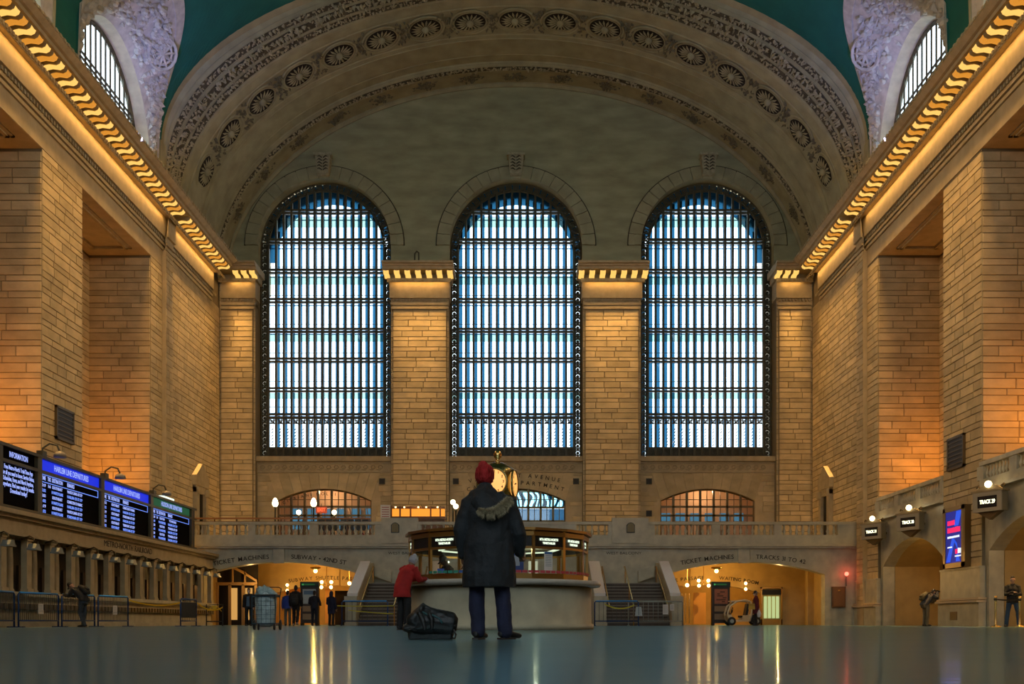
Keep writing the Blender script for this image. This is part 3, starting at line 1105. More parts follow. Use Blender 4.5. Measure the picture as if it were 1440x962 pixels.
mb.v = [tuple(p) for r in grid for p in r]
for i in range(len(grid) - 1):
    for k in range(m - 1):
        mb.f.append((i * m + k, i * m + k + 1, (i + 1) * m + k + 1, (i + 1) * m + k))
ceil = struct(mb.build('ceiling', M_TEAL, smooth=False), 'teal painted barrel ceiling with window groins')
# white carved soffits of the groins, reveal and clerestory windows
CR, CZ0, CHW = 4.3, 23.5, 4.15
def clerestory(idx, s, gc, detail):
    n = 40
    gro = MB()
    rowA, rowB, rowC = [], [], []
    for i in range(n + 1):
        u = PI * i / n
        rowA.append(Vector((s * 18.6, gc + (CHW + 0.12) * math.cos(u), CZ0 + (CR + .12) * math.sin(u))))
        z = GZ0 + GZH * math.sin(u)
        rowB.append(Vector((s * vx(z), gc + GH * math.cos(u), z)))
        rowC.append(Vector((s * 19.3, gc + CHW * math.cos(u), CZ0 + CR * math.sin(u))))
    lowA = [Vector((s * 18.6, gc + CHW + .12, 21.9))] + rowA + [Vector((s * 18.6, gc - CHW - .12, 21.9))]
    lowB = [Vector((s * VA, gc + GH, 21.9))] + rowB + [Vector((s * VA, gc - GH, 21.9))]
    lowC = [Vector((s * 19.3, gc + CHW, 21.9))] + rowC + [Vector((s * 19.3, gc - CHW, 21.9))]
    K = 5
    pts = []
    for a, b in zip(lowA, lowB):
        pts.append([a.lerp(b, j / K) for j in range(K + 1)])
    for i in range(len(pts) - 1):
        for j in range(K):
            gro.quad(pts[i][j], pts[i + 1][j], pts[i + 1][j + 1], pts[i][j + 1])
    g = gro.build('groin_soffit', M_WHITE_RELIEF, ceil)
    # relief: swags, fruit, scrolls on the far side of the soffit
    if detail:
        rl = MB()
        for q in range(520):
            i = rnd.randint(1, 26) if rnd.random() < 0.85 else rnd.randint(26, 40)
            f = rnd.uniform(0.12, 0.74)
            a, b = lowA[i].lerp(lowB[i], f), lowA[i + 1].lerp(lowB[i + 1], f)
            p = a.lerp(b, rnd.random())
            tx = (b - a).normalized(); tv = (lowB[i] - lowA[i]).normalized()
            nn = tx.cross(tv).normalized()
            if nn.dot(Vector((0, gc, 26)) - p) < 0: nn = -nn
            mtx = Matrix((tx, tv, nn)).transposed().to_4x4(); mtx.translation = p
            if rnd.random() < 0.3:
                r = rnd.uniform(.08, .2)
                rl.sphere(p + nn * r * .4, r, 6, 4)
            else:
                leaf(rl, mtx, 0, 0, rnd.uniform(.2, .55), rnd.uniform(.06, .15), rnd.uniform(0, 2 * PI), rnd.uniform(.1, .26))
        # a wheel-shaped boss at the head of the panel
        i = 13
        p = lowA[i].lerp(lowB[i], 0.55)
        tx = (lowA[i + 1] - lowA[i]).normalized(); tv = (lowB[i] - lowA[i]).normalized(); nn = tx.cross(tv).normalized()
        if nn.dot(Vector((0, gc, 26)) - p) < 0: nn = -nn
        tv = nn.cross(tx)
        for rr, r in ((.75, .1), (.5, .07)):
            rl.tube([p + nn * .12 + rr * (math.cos(2 * PI * k / 16) * tx + math.sin(2 * PI * k / 16) * tv) for k in range(16)], r, 5, closed=True)
        for k in range(10):
            t = 2 * PI * k / 10
            rl.tube([p + nn * .15, p + nn * .12 + .7 * (math.cos(t) * tx + math.sin(t) * tv)], [.1, .05], 5)
        stuff(rl.build('carved_relief', M_WHITE_RELIEF, g))
    # plain bands: along the groin edge and round the reveal
    bn = MB()
    for i in range(len(lowB) - 1):
        a0, a1 = lowB[i], lowB[i + 1]
        b0, b1 = lowB[i].lerp(lowA[i], 0.16), lowB[i + 1].lerp(lowA[i + 1], 0.16)
        d = Vector((-s * 0.06, 0, -0.05))
        bn.quad(a0 + d, a1 + d, b1 + d, b0 + d); bn.quad(a0, a1, a1 + d, a0 + d); bn.quad(b0 + d, b1 + d, b1, b0)
    bn.build('groin_band', M_PLASTER if not detail else M_WHITE_RELIEF, ceil)
    rv = MB()
    for i in range(len(lowA) - 1):
        rv.quad(lowA[i], lowA[i + 1], lowC[i + 1], lowC[i])
    rv.build('window_reveal', M_PALE, ceil, smooth=True)
    # the window itself
    fr = MB()
    r = CR - 0.05
    pts = [(s * 19.28, gc + CHW, 21.9)] + [(s * 19.28, gc + CHW * math.cos(PI * i / 24), CZ0 + r * math.sin(PI * i / 24)) for i in range(25)] + [(s * 19.28, gc - CHW, 21.9)]
    fr.tube(pts, 0.12, 4)
    w = struct(fr.build('window_%d' % idx, M_IRON), 'arched clerestory window high over the %s cornice%s' % ('left' if s < 0 else 'right', ', nearest the west end' if detail else ', second from the west end'))
    nb = 15
    for k in range(1, nb):
        y = gc - CHW + 2 * CHW * k / nb
        zt = CZ0 + r * math.sqrt(max(0, 1 - ((y - gc) / CHW) ** 2))
        MB().box(-.02, .02, -.075, .075, 21.9, zt).build('mullion', M_IRON, w, loc=(s * 19.22, y, 0))
    for z in (25.3, 25.55):
        h = CHW * math.sqrt(max(0, 1 - ((z - CZ0) / r) ** 2))
        MB().box(-.03, .03, -h, h, -.05, .05).build('transom', M_IRON, w, loc=(s * 19.2, gc, z))
    gp = MB()
    gp.add([(s * 19.29, y, z) for _, y, z in pts], [tuple(range(len(pts)))])
    gp.build('pane', M_GLASS, w)
k = 4
for s in (-1, 1):
    for j, gc in enumerate(GC[:2]):
        clerestory(k, s, gc, j == 0); k += 1
    for gc in GC[2:]:
        mbx = MB()
# closing shell above the walls for the far groins, and the east end with its three windows
sh = MB()
for s in (-1, 1):
    for gc in GC[2:]:
        sh.box(s * 18.5, s * 18.8, gc - GH, gc + GH, 21.9, 33)
sh.build('groin_infill', M_TEAL, ceil)
mb = MB()
arch_wall(mb, -22, 22, 0, 36, [(c, RW, ZS, RW, 10.5) for c in WC], lambda u, z, d: (u, YE - d, z), 0.8, n=20)
we = struct(mb.build('wall_east', M_WALL), 'east end wall with three arched windows behind the viewer')

# attic upstand above the cornice
for s in (-1, 1):
    MB().box(s * 18.35, s * 19.0, 51.9, 64.6, 21.9, 25.2).build('attic', M_PLASTER, WALLS[s])
# ================================================================== BALCONY, PASSAGES, LOWER WALLS
def wp(mb, name, m, root, smooth=False):
    """part modelled in world coordinates under an unrotated root"""
    o = mb.build(name, m, root, smooth)
    o.matrix_parent_inverse = Matrix.Translation(root.location).inverted()
    return o
def wobj(name, me, root, loc, rot=None, scale=None):
    o = obj(name, me, root, loc, rot, scale)
    o.matrix_parent_inverse = Matrix.Translation(root.location).inverted()
    return o
BY = 54.6
ARC = [(-12.5, 4.2, 2.73, 0.66, None), (12.4, 4.25, 2.73, 0.66, None)]
mb = MB()
arch_wall(mb, -18.4, 18.4, 0, 4.3, ARC, lambda u, z, d: (u, BY + d, z), 0.7, n=28)
bw = struct(mb.build('wall_balcony', M_PALE), 'pale marble balcony front with two low arches and carved lettering')
struct(MB().box(-18.4, 18.4, BY + .05, 63.4, 4.3, 4.49).build('floor_balcony', M_PALE), 'marble floor of the west balcony')
mb = MB().box(-18.4, 18.4, BY - 0.22, BY + 0.1, 4.12, 4.22).box(-18.4, 18.4, BY - 0.32, BY + 0.1, 4.22, 4.34).box(-18.4, 18.4, BY - 0.12, BY + 0.3, 4.34, 4.84)
mb.build('belt_course', M_PALE, bw)
for c, hw, sp, ri, si in ARC:
    c2 = -12.65 if c < 0 else 12.28
    MB().box(c2 - .3, c2 + .3, BY - 0.12, BY, sp + ri - 0.06, 4.12).build('keystone_pilaster', M_PALE, bw)
    for q in (-0.5, 0.36):
        MB().box(c2 + q, c2 + q + .14, BY - 0.05, BY, sp + ri + 0.08, 4.06).build('panel_edge', M_PALE, bw)
    em = MB()
    for k in range(24):
        u0, u1 = c - hw + 2 * hw * k / 24, c - hw + 2 * hw * (k + 1) / 24
        z0, z1 = segz(u0, c, hw, sp, ri), segz(u1, c, hw, sp, ri)
        em.prism([(u0, z0), (u1, z1), (u1, z1 + .1), (u0, z0 + .1)], lambda u, v, d: (u, d, v), BY - 0.06, BY)
    em.build('arch_moulding', M_PALE, bw)
# balustrade
bal_prof = [(0.075, 0), (0.075, 0.05), (0.04, 0.07), (0.09, 0.18), (0.085, 0.24), (0.035, 0.38), (0.045, 0.42), (0.035, 0.45), (0.07, 0.50), (0.07, 0.56)]
BALU = MB().lathe(bal_prof, 8).mesh('baluster', M_PALE, True)
bl = struct(MB().box(-18.4, 18.4, BY - 0.16, BY + 0.2, 5.4, 5.55).build('balustrade_west', M_PALE), 'marble balustrade with turned balusters along the west balcony')
groups = [(3.3, 5.0), (7.5, 10.55), (11.0, 13.9), (14.3, 17.3)]
posts = [(0, 3.3), (5.0, 7.5), (10.55, 11.0), (13.9, 14.3), (17.3, 18.4)]
for s in (-1, 1):
    for a, b in groups:
        n = int(round((b - a) / 0.32))
        for k in range(n):
            obj('baluster', BALU, bl, (s * (a + (k + .5) * (b - a) / n), BY + 0.02, 4.84))
    for a, b in posts:
        MB().box(s * a, s * b, BY - 0.12, BY + 0.16, 4.84, 5.4).build('pedestal', M_PALE, bl)
    MB().box(s * 5.2, s * 7.15, BY - 0.2, BY + 0.2, 4.4, 5.75).build('plaque_pedestal', M_PALE, bl)
    pl = thing('memorial_plaque', 'dark arched bronze plaque on the balcony pedestal %s of the clock' % ('left' if s < 0 else 'right'), 'plaque', (s * 6.2 + (-.2 if s < 0 else 0), BY - 0.2, 4.95))
    poly = [(-.22, 0), (.22, 0), (.22, .42), (.12, .52), (0, .56), (-.12, .52), (-.22, .42)]
    MB().prism(poly, lambda u, v, d: (u, d, v), -.04, 0).build('plate', mat('plaque_bronze', (.03, .03, .03), .5, .5), pl)
    MB().prism([(u * .82, .04 + v * .86) for u, v in poly], lambda u, v, d: (u, d, v), -.055, -.04).build('inscribed_field', M_BRONZE, pl)
# inscriptions
c, hw, sp, ri, si = ARC[0]
zf = lambda c, q: (lambda u: segz(u, c, 5.2, 2.73, 0.78) + q)
arc_text('TICKET MACHINES', 0.33, M_LETTER, bw, -16.2, -13.2, zf(ARC[0][0], 0.17), BY - 0.02)
arc_text('SUBWAY • 42ND ST', 0.33, M_LETTER, bw, -12.0, -9.05, zf(ARC[0][0], 0.17), BY - 0.02)
arc_text('TICKET MACHINES', 0.33, M_LETTER, bw, 8.9, 11.75, zf(ARC[1][0], 0.17), BY - 0.02)
arc_text('TRACKS 31 TO 42', 0.32, M_LETTER, bw, 12.95, 15.6, zf(ARC[1][0], 0.17), BY - 0.02)
for s in (-1, 1):
    text('WEST BALCONY', 0.2, M_LETTER, bw, (s * 5.85, BY - 0.015, 3.87), (R(90), 0, 0), width=1.9)

# passages behind the low arches
M_OCHRE = mat('ochre_passage_stone', (0.52, 0.36, 0.14), 0.6, noise=0.12, nscale=1.5)
M_OPANEL = mat('orange_lit_panel', (0.78, 0.38, 0.07), 0.5)  # orange lamplight on the passage walls and doors put into the colour
for s, nm in ((-1, 'left'), (1, 'right')):
    c = s * 12.3
    mb = MB()
    a, b = (c - 4.6, c + 4.9) if s > 0 else (c - 4.9, c + 4.6)
    mb.box(a - .3, a, BY + .7, 67, 0, 4.3).box(b, b + .3, BY + .7, 67, 0, 4.3).box(a, b, 67, 67.3, 0, 4.3)
    mb.box(a, b, BY + .7, 67, 3.75, 4.3)
    pw = struct(mb.build('wall_passage_' + nm, M_OCHRE), 'warm lamplit passage walls behind the %s low arch' % nm)
    ic = -11.2 if s < 0 else 11.5
    iw = MB()
    arch_wall(iw, a, b, 0, 3.75, [(ic, 3.2, 1.85, 0.52, None)], lambda u, z, d: (u, 60.5 + d, z), 0.4, n=20)
    iw.build('inner_arch_wall', M_OCHRE, pw)
    f = lambda u, ic=ic: segz(u, ic, 5.0, 1.85, 0.95)
    if s < 0:
        arc_text('SUBWAY SHUTTLE PASSAGE', 0.3, M_LETTER, pw, -13.5, -8.9, f, 60.48)
    else:
        arc_text('SHUTTLE PASSAGE', 0.3, M_LETTER, pw, 8.3, 11.2, f, 60.48)
        arc_text('WAITING ROOM', 0.3, M_LETTER, pw, 12.1, 14.45, f, 60.48)
    # orange panels and dark doorways beyond the inner arch
    if s < 0:
        for u0, u1 in ((-14.0, -12.75), (-11.55, -11.2)):
            MB().box(u0, u1, 61.6, 61.7, 0.1, 2.2).build('orange_panel', M_OPANEL, pw)
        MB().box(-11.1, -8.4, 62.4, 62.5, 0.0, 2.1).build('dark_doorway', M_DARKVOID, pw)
    else:
        MB().box(10.7, 11.45, 61.2, 61.3, 0.05, 1.95).build('orange_panel', M_OPANEL, pw)
        for q in range(5):
            MB().box(9.55 + q * .22, 9.62 + q * .22, 61.3, 61.36, 0.1, 1.9).build('door_stile', M_BRASS, pw)
    # lit shop front
    if s > 0:
        sh = MB().box(14.55, 14.62, 60.28, 60.44, 0, 2.25).box(15.75, 15.82, 60.28, 60.44, 0, 2.25).box(14.55, 15.82, 60.28, 60.44, 2.15, 2.25).box(14.55, 15.82, 60.28, 60.44, 0, .35)
        sh.build('shop_frame', M_BRASS, pw)
        for q in range(4):
            MB().box(14.75 + q * .24, 14.93 + q * .24, 60.4, 60.43, .4, 1.7).build('lit_pane', glow('shop_light', (0.8, 0.95, 0.4), 0.55), pw)
        MB().box(14.62, 15.75, 60.38, 60.42, 1.8, 2.1).build('shop_fascia', M_BLACK, pw)
    else:
        # panelled double door with a fan transom on the far left
        dr = MB()
        Y0 = 57.4
        for u in (-16.9, -16.2, -15.45, -14.72):
            dr.box(u, u + .14, Y0, Y0 + .12, 0, 2.3)
        dr.box(-16.9, -14.58, Y0, Y0 + .12, 2.25, 2.42)
        pts = [(-16.9 + 2.3 * i / 10, 2.42 + (0.95 * math.sin(PI * (0.5 + 0.5 * i / 10)))) for i in range(11)]
        for (u0, z0), (u1, z1) in zip(pts[:-1], pts[1:]):
            dr.prism([(u0, z0), (u1, z1), (u1, z1 + .15), (u0, z0 + .15)], lambda u, v, d: (u, d, v), Y0, Y0 + .12)
        for u, z in ((-16.0, 3.3), (-15.3, 3.0)):
            dr.box(u, u + .08, Y0, Y0 + .1, 2.42, z)
        dr.build('door_frame', mat('gilded_oak', (.36, .21, .07), .5), pw)
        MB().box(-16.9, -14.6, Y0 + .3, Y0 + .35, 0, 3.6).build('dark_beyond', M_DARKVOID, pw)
        for u0, u1 in ((-16.15, -15.75), (-15.3, -14.9)):
            MB().box(u0, u1, Y0 + .2, Y0 + .24, .3, 2.1).build('lit_pane', glow('vestibule_light', (.9, .46, .12), 0.6), pw)
    # pilaster jambs
    for u in (a, b - .35):
        MB().box(u, u + .35, 58.6, 59.0, 0, 3.75).build('jamb_pilaster', M_OCHRE, pw)

# lamps in the passages ------------------------------------------------
def globe(root, p, r, m=M_BULB, name='globe'):
    return MB().sphere(p, r, 12, 8).build(name, m, root, True)
def pendant_cluster(x, y, z, label):
    t = thing('globe_lamp_cluster', label, 'lamp', (x, y, z), group='globe lamp clusters in the passages')
    MB().tube([(0, 0, 1.2), (0, 0, -.1)], .02, 6).build('stem', M_BRASS, t)
    MB().tube([(-.3, 0, 0), (.3, 0, 0)], .02, 6).tube([(0, -.3, 0), (0, .3, 0)], .02, 6).build('arm', M_BRASS, t)
    for q in ((-.28, 0, .14), (.28, 0, .14), (-.28, -.1, -.16), (.28, -.1, -.16)):
        globe(t, q, .1, M_BULBO)
    return t
pendant_cluster(-11.0, 59.2, 2.36, 'cluster of four glowing globes under the left passage arch')
pendant_cluster(10.95, 59.2, 2.45, 'cluster of four glowing globes under the right passage arch')
def ceiling_lamp(x, y, z, label):
    t = thing('ceiling_lamp', label, 'lamp', (x, y, z), group='ceiling lamps in the passages')
    MB().lathe([(.05, .3), (.28, .28), (.3, .2), (.1, .12)], 14).build('canopy', M_BRASS, t, True)
    globe(t, (0, 0, .05), .11, M_BULBO)
ceiling_lamp(-11.05, 56.3, 2.95, 'brass ceiling lamp with round bulb in the left passage')
ceiling_lamp(11.15, 56.3, 2.95, 'brass ceiling lamp with round bulb in the right passage')
def double_sconce(x, y, z, label):
    t = thing('wall_sconce', label, 'lamp', (x, y, z), group='double globe sconces')
    MB().box(-.05, .05, .05, .12, -.3, .3).build('backplate', M_BRASS, t)
    MB().tube([(0, .1, 0), (0, 0, 0), (0, 0, .05)], .02, 6).build('arm', M_BRASS, t)
    globe(t, (0, 0, .17), .09, M_BULBO); globe(t, (0, 0, -.17), .09, M_BULBO)
double_sconce(-13.54, 60.3, 2.2, 'double globe sconce left of the subway shuttle arch')
double_sconce(13.65, 60.3, 2.3, 'double globe sconce beside the waiting room lettering')
for x, y, z, lb in ((-9.55, 58.5, 2.4, 'single globe lamp near the left marble stair'), (9.9, 58.6, 2.3, 'single globe lamp near the right marble stair')):
    t = thing('globe_lamp', lb, 'lamp', (x, y, z))
    globe(t, (0, 0, 0), .11, M_BULBO)
    MB().tube([(0, 0, .08), (0, 0, 1.2)], .015, 6).build('stem', M_BRASS, t)
for s in (-1, 1):
    point('passage_light', (s * 11.5, 58.0, 3.0), 170, (1.0, 0.55, 0.14), 0)
    point('passage_light', (s * 12.8, 63.6, 2.9), 190, (1.0, 0.52, 0.12), 0)
    point('passage_light', (s * 14.6, 56.6, 2.5), 40, (1.0, 0.6, 0.2), 0)

# ---------------------------------------------------------------- stairs
M_STEP = mat('worn_marble_step', (0.085, 0.06, 0.042), 0.5, noise=0.2, nscale=3)
M_NOSE = mat('pale_step_nosing', (0.26, 0.22, 0.17), 0.4)
for s, nm in ((-1, 'left'), (1, 'right')):
    a, b = 4.4, 7.5
    st = thing('marble_stair', 'marble stair with pale sloping parapets rising to the balcony, %s of the booth' % nm, 'stair', (s * 5.95, 48.6, 0))
    n = 13; H = 2.18; y0, y1 = 48.7, 52.7
    for k in range(n):
        z0, z1 = H * k / n, H * (k + 1) / n
        ya = y0 + (y1 - y0) * k / n
        o = wp(MB().box(s * a, s * b, ya, y1 + .1, z0, z1 - 0.03), 'step', M_STEP, st)
        q = MB().box(s * a, s * b, ya - .03, ya + .3, z1 - .045, z1)
        wp(q, 'tread', M_NOSE, st)
    wp(MB().box(s * a, s * b, y1 + .05, 54.55, H - .1, H), 'landing', M_NOSE, st)
    for p0, p1 in ((3.85, 4.4), (7.5, 8.0)):
        poly = [(48.9, 0), (54.5, 0), (54.5, 3.35), (52.8, 3.2), (48.9, 1.42)]
        wp(MB().prism(poly, lambda u, v, d: (s * d, u, v), p0 + .06, p1 - .06), 'parapet', M_PALE, st)
        cap = [(48.8, 1.42), (52.8, 3.2), (52.8, 3.34), (48.8, 1.56)]
        wp(MB().prism(cap, lambda u, v, d: (s * d, u, v), p0, p1), 'parapet_cap', mat('pale_cap_marble', (.72, .70, .68), .3), st)
        nw = MB().box(s * p0, s * p1, 48.3, 48.95, 0, 1.15).box(s * (p0 - .05), s * (p1 + .05), 48.25, 49.0, 1.15, 1.4).box(s * (p0 - .04), s * (p1 + .04), 48.26, 49.0, 0, .15)
        wp(nw, 'newel', M_PALE, st)
    for x in (5.72, 4.55, 7.35):
        r = MB().tube([(s * x, 48.5, .95), (s * x, 52.8, 3.05), (s * x, 53.2, 3.05)], .035, 8)
        for yy in ((48.6, 50.6, 52.6) if x == 5.72 else (52.8,)):
            zz = .95 + (yy - 48.5) * .488
            r.tube([(s * x, yy, max(0, (yy - 48.7) * .545)), (s * x, yy, zz)], .025, 6)
        wp(r, 'handrail', M_BRASS, st)
    # stub of the upper flight turning off the landing
    wp(MB().prism([(7.5 - .05, 2.6), (6.6, 2.3), (6.6, 2.9), (7.5 - .05, 3.2)], lambda u, v, d: (s * u, d, v), 54.2, 54.5), 'upper_parapet', M_PALE, st)

# ---------------------------------------------------------------- right wall, lower storey with track gates
RW_ = WALLS[1]
def right_gate(y0, y1):
    mb = MB()
    c = (y0 + y1) / 2
    hw = (y1 - y0) / 2 - 0.35
    arch_wall(mb, y0, y1, 0, 5.55, [(c, hw, 2.95, 1.15, None)], lambda u, z, d: (HW + 0.12 + d, u, z), 0.6, n=24)
    mb.build('gate_arch', M_PALE, RW_)
    pv = MB()
    n = 20
    for k in range(n):       # barrel-vaulted vestibule behind the gate
        u0, u1 = c - hw * math.cos(PI * k / n), c - hw * math.cos(PI * (k + 1) / n)
        z0, z1 = segz(u0, c, hw, 2.95, 1.15), segz(u1, c, hw, 2.95, 1.15)
        pv.quad((HW + .7, u0, z0), (HW + .7, u1, z1), (HW + 3.05, u1, z1), (HW + 3.05, u0, z0))
    pv.box(HW + 2.95, HW + 3.1, y0, y1, 0, 5.4)
    pv.box(HW + .7, HW + 3.0, c + hw, c + hw + .1, 0, 2.95).box(HW + .7, HW + 3.0, c - hw - .1, c - hw, 0, 2.95)
    pv.build('vestibule', M_OCHRE, RW_)
    # dark track doorway with its own arch, in the far cheek of the vestibule
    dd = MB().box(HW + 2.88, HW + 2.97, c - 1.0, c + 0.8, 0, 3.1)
    dd.build('track_doorway', M_DARKVOID, RW_)
    point('vestibule_light', (HW + 1.6, c - 1.5, 3.3), 90, (1.0, .62, .22), 0)
    # gallery floor, belt and balustrade across the opening
    MB().box(HW, HW + 3.1, y0, y1, 5.4, 5.55).box(HW - .18, HW + .2, y0, y1, 5.28, 5.42).box(HW - .1, HW + .25, y0, y1, 5.42, 5.72).build('gallery_belt', M_PALE, RW_)
    MB().box(HW - .12, HW + .22, y0, y1, 6.26, 6.42).build('gallery_rail', M_PALE, RW_)
    k3 = (y1 - y0) / 3
    for g in range(3):
        a, b = y0 + g * k3 + .28, y0 + (g + 1) * k3 - .28
        n = 8
        for k in range(n):
            obj('baluster', BALU, RW_, (HW + .04, a + (b - a) * (k + .5) / n, 5.72), None, (1, 1, .96))
        MB().box(HW - .08, HW + .18, b, b + .56, 5.72, 6.26).build('pedestal', M_PALE, RW_)
    MB().box(HW - .08, HW + .18, y0, y0 + .28, 5.72, 6.26).build('pedestal', M_PALE, RW_)
for (y0, y1) in OPEN[:3]:
    right_gate(y0, y1)
# smooth marble dado and base mouldings on the right piers
for (y0, y1) in ((39.8, 43.4), (28.2, 31.8), (51.4, 54.55)):
    d = MB().box(HW - .12, HW + .1, y0 - .1, y1 + .1, 1.12, 2.32).box(HW - .2, HW + .1, y0 - .15, y1 + .15, 0, .95)
    d.build('pier_dado', M_PALE, RW_)
    MB().box(HW - .32, HW + .1, y0 - .2, y1 + .2, .95, 1.04).box(HW - .24, HW + .1, y0 - .2, y1 + .2, 1.06, 1.14).build('dado_moulding', mat('polished_moulding', (.62, .5, .34), .25), RW_)
    MB().box(HW - .16, HW + .1, y0 - .1, y1 + .1, 2.3, 2.38).build('dado_cap', M_PALE, RW_)
MB().box(HW - .215, HW - .19, 41.6, 42.3, .25, .6).build('vent_grille', M_BRONZE, RW_)
# left openings: gallery floor behind the departure board
for (y0, y1) in OPEN[:3]:
    MB().box(-HW - 3.1, -HW, y0, y1, 5.2, 5.5).build('gallery_slab', M_WALL, WALLS[-1])

# bronze vent panels on the piers
for s, yy, z in ((-1, 41.6, 7.6), (1, 42.0, 6.55)):
    t = thing('bronze_vent', 'dark bronze vent panel set into the %s pier' % ('left' if s < 0 else 'right'), 'vent', (s * (HW - .06), yy, z))
    MB().box(-.05, .05, -.75, .75, 0, 1.25).build('panel', mat('vent_bronze', (.05, .04, .03), .5, .4), t)
    f = MB()
    for q in ((-.8, -.7), (.7, .8)):
        f.box(-.08, .08, q[0], q[1], -.05, 1.3)
    f.box(-.08, .08, -.8, .8, -.05, .05).box(-.08, .08, -.8, .8, 1.2, 1.3)
    f.build('frame', M_BRONZE, t)
    for k in range(6):
        MB().box(-.07, .07, -.7, .7, .14 + k * .18, .19 + k * .18).build('slat', M_BRONZE, t)
# pedimented doors on the balcony, in both side walls
for s, dn in ((-1, 1), (1, 2)):
    yc = 59.8 if s > 0 else 58.9
    x = s * (HW - 0.05)
    d = MB().box(x - .05, x + .05, yc - .62, yc + .62, 4.5, 7.6)
    dr = struct(d.build('door_%d' % dn, M_DARKVOID), 'pedimented balcony doorway in the %s wall' % ('left' if s < 0 else 'right'))
    f = MB()
    for q in (-1, 1):
        f.box(s * (HW - .3), s * HW, yc + q * .6, yc + q * 1.0, 4.5, 7.9)
        f.box(s * (HW - .42), s * HW, yc + q * .62, yc + q * .98, 7.5, 7.9)
    f.box(s * (HW - .25), s * HW, yc - 1.0, yc + 1.0, 7.6, 8.0).box(s * (HW - .3), s * HW, yc - 1.15, yc + 1.15, 8.0, 8.2)
    f.build('door_surround', M_TRIM, dr)
    MB().prism([(yc - 1.15, 8.2), (yc + 1.15, 8.2), (yc + 1.15, 8.55), (yc, 9.35), (yc - 1.15, 8.55)], lambda u, v, d: (s * d, u, v), HW - .3, HW).build('pediment', M_TRIM, dr)

# ---------------------------------------------------------------- small arched windows of the lower storey
for i, (c, hw, sp, ri, si) in enumerate(LOWH):
    f = MB()
    yy = 63.75
    n = 7 if i != 1 else 8
    dx = 2 * hw / n
    rail = 6.55
    pts = [(c - hw + 2 * hw * k / 20, yy, segz(c - hw + 2 * hw * k / 20, c, hw, sp, ri)) for k in range(21)]
    f.tube([(c - hw, yy, 4.5)] + pts + [(c + hw, yy, 4.5)], .09, 4)
    w = struct(f.build('window_%d' % (8 + i), M_BRONZE), '%s low arched bronze window behind the balcony' % ('left', 'middle', 'right')[i])
    for k in range(1, n):
        u = c - hw + dx * k
        MB().box(-.07, .07, -.08, .08, 0, segz(u, c, hw, sp, ri) - 4.5).build('mullion', M_BRONZE, w, loc=(u, yy, 4.5))
    rails = (7.4, 6.85) if i != 1 else (7.35, 6.5)
    for z in rails:
        MB().box(-hw, hw, -.08, .08, -.06, .06).build('transom', M_BRONZE, w, loc=(c, yy, z))
    for k in range(n):
        u = c - hw + dx * (k + .5)
        MB().box(-.02, .02, -.04, .04, 0, segz(u, c, hw, sp, ri) - 4.5).build('glazing_bar', M_BRONZE, w, loc=(u, yy, 4.5))
    MB().box(-hw, hw, -.04, .04, -.02, .02).build('glazing_bar', M_BRONZE, w, loc=(c, yy, 7.85))
    for k in range(n):
        u0, u1 = c - hw + dx * k + .07, c - hw + dx * (k + 1) - .07
        za = min(segz(u0, c, hw, sp, ri), segz(u1, c, hw, sp, ri))
        MB().quad((u0, yy + .05, 4.5), (u1, yy + .05, 4.5), (u1, yy + .05, za), (u0, yy + .05, za)).build('pane', M_GLASS, w)
    # room or street seen through the glass
    rm = MB()
    if i == 1:
        pass
    else:
        rm.box(c - hw - .5, c + hw + .5, 66.2, 66.35, 4.3, 9.2).box(c - hw - .6, c - hw - .4, 64.1, 66.3, 4.3, 9.2).box(c + hw + .4, c + hw + .6, 64.1, 66.3, 4.3, 9.2)
        rm.box(c - hw - .6, c + hw + .6, 64.1, 66.3, 9.0, 9.2).box(c - hw - .6, c + hw + .6, 64.1, 66.3, 4.2, 4.35)
        rm.build('room_beyond', mat('tan_room', (.62, .42, .27), .7), w)
        point('room_light', (c, 65.0, 8.5), 70, (1.0, .66, .36), 0)
        for k in range(6):
            MB().box(c - hw + .4 + k * .95, c - hw + 1.0 + k * .95, 66.1, 66.18, 6.2 if i == 0 else 6.75, 7.55 if i == 0 else 7.25).build('blue_lit_pane', glow('blue_daylight', (.10, .33, .5) if i == 0 else (.45, .75, .95), .45 if i == 0 else .9), w)
# daylight glass of the middle doors: brightly lit vestibule with rippled teal glass
tg = MB()
def ripple_mat():
    m = bpy.data.materials.new('rippled_teal_glass'); m.use_nodes = True
    nt = m.node_tree; nt.nodes.clear()
    out = nt.nodes.new('ShaderNodeOutputMaterial')
    tr = nt.nodes.new('ShaderNodeBsdfTransparent')
    geo = nt.nodes.new('ShaderNodeNewGeometry')
    mp = nt.nodes.new('ShaderNodeMapping'); mp.inputs['Scale'].default_value = (1.0, 1, 0.6)
    nt.links.new(geo.outputs['Position'], mp.inputs['Vector'])
    w = nt.nodes.new('ShaderNodeTexWave'); w.inputs['Scale'].default_value = 0.9; w.inputs['Distortion'].default_value = 14.0; w.inputs['Detail Scale'].default_value = 1.1
    nt.links.new(mp.outputs['Vector'], w.inputs['Vector'])
    r = nt.nodes.new('ShaderNodeValToRGB')
    r.color_ramp.elements[0].position = 0.42; r.color_ramp.elements[0].color = (0.01, 0.11, 0.16, 1)
    r.color_ramp.elements[1].position = 0.58; r.color_ramp.elements[1].color = (0.62, 0.9, 0.92, 1)
    nt.links.new(w.outputs['Color'], r.inputs['Fac'])
    nt.links.new(r.outputs['Color'], tr.inputs[0]); nt.links.new(tr.outputs[0], out.inputs[0])
    return m
w9 = bpy.data.objects['window_9']
MB().box(-3.1, 3.1, 64.3, 64.31, 4.4, 7.33).build('tinted_glass', glass('blue_grey_glass', (.14, .24, .32), .05), w9)
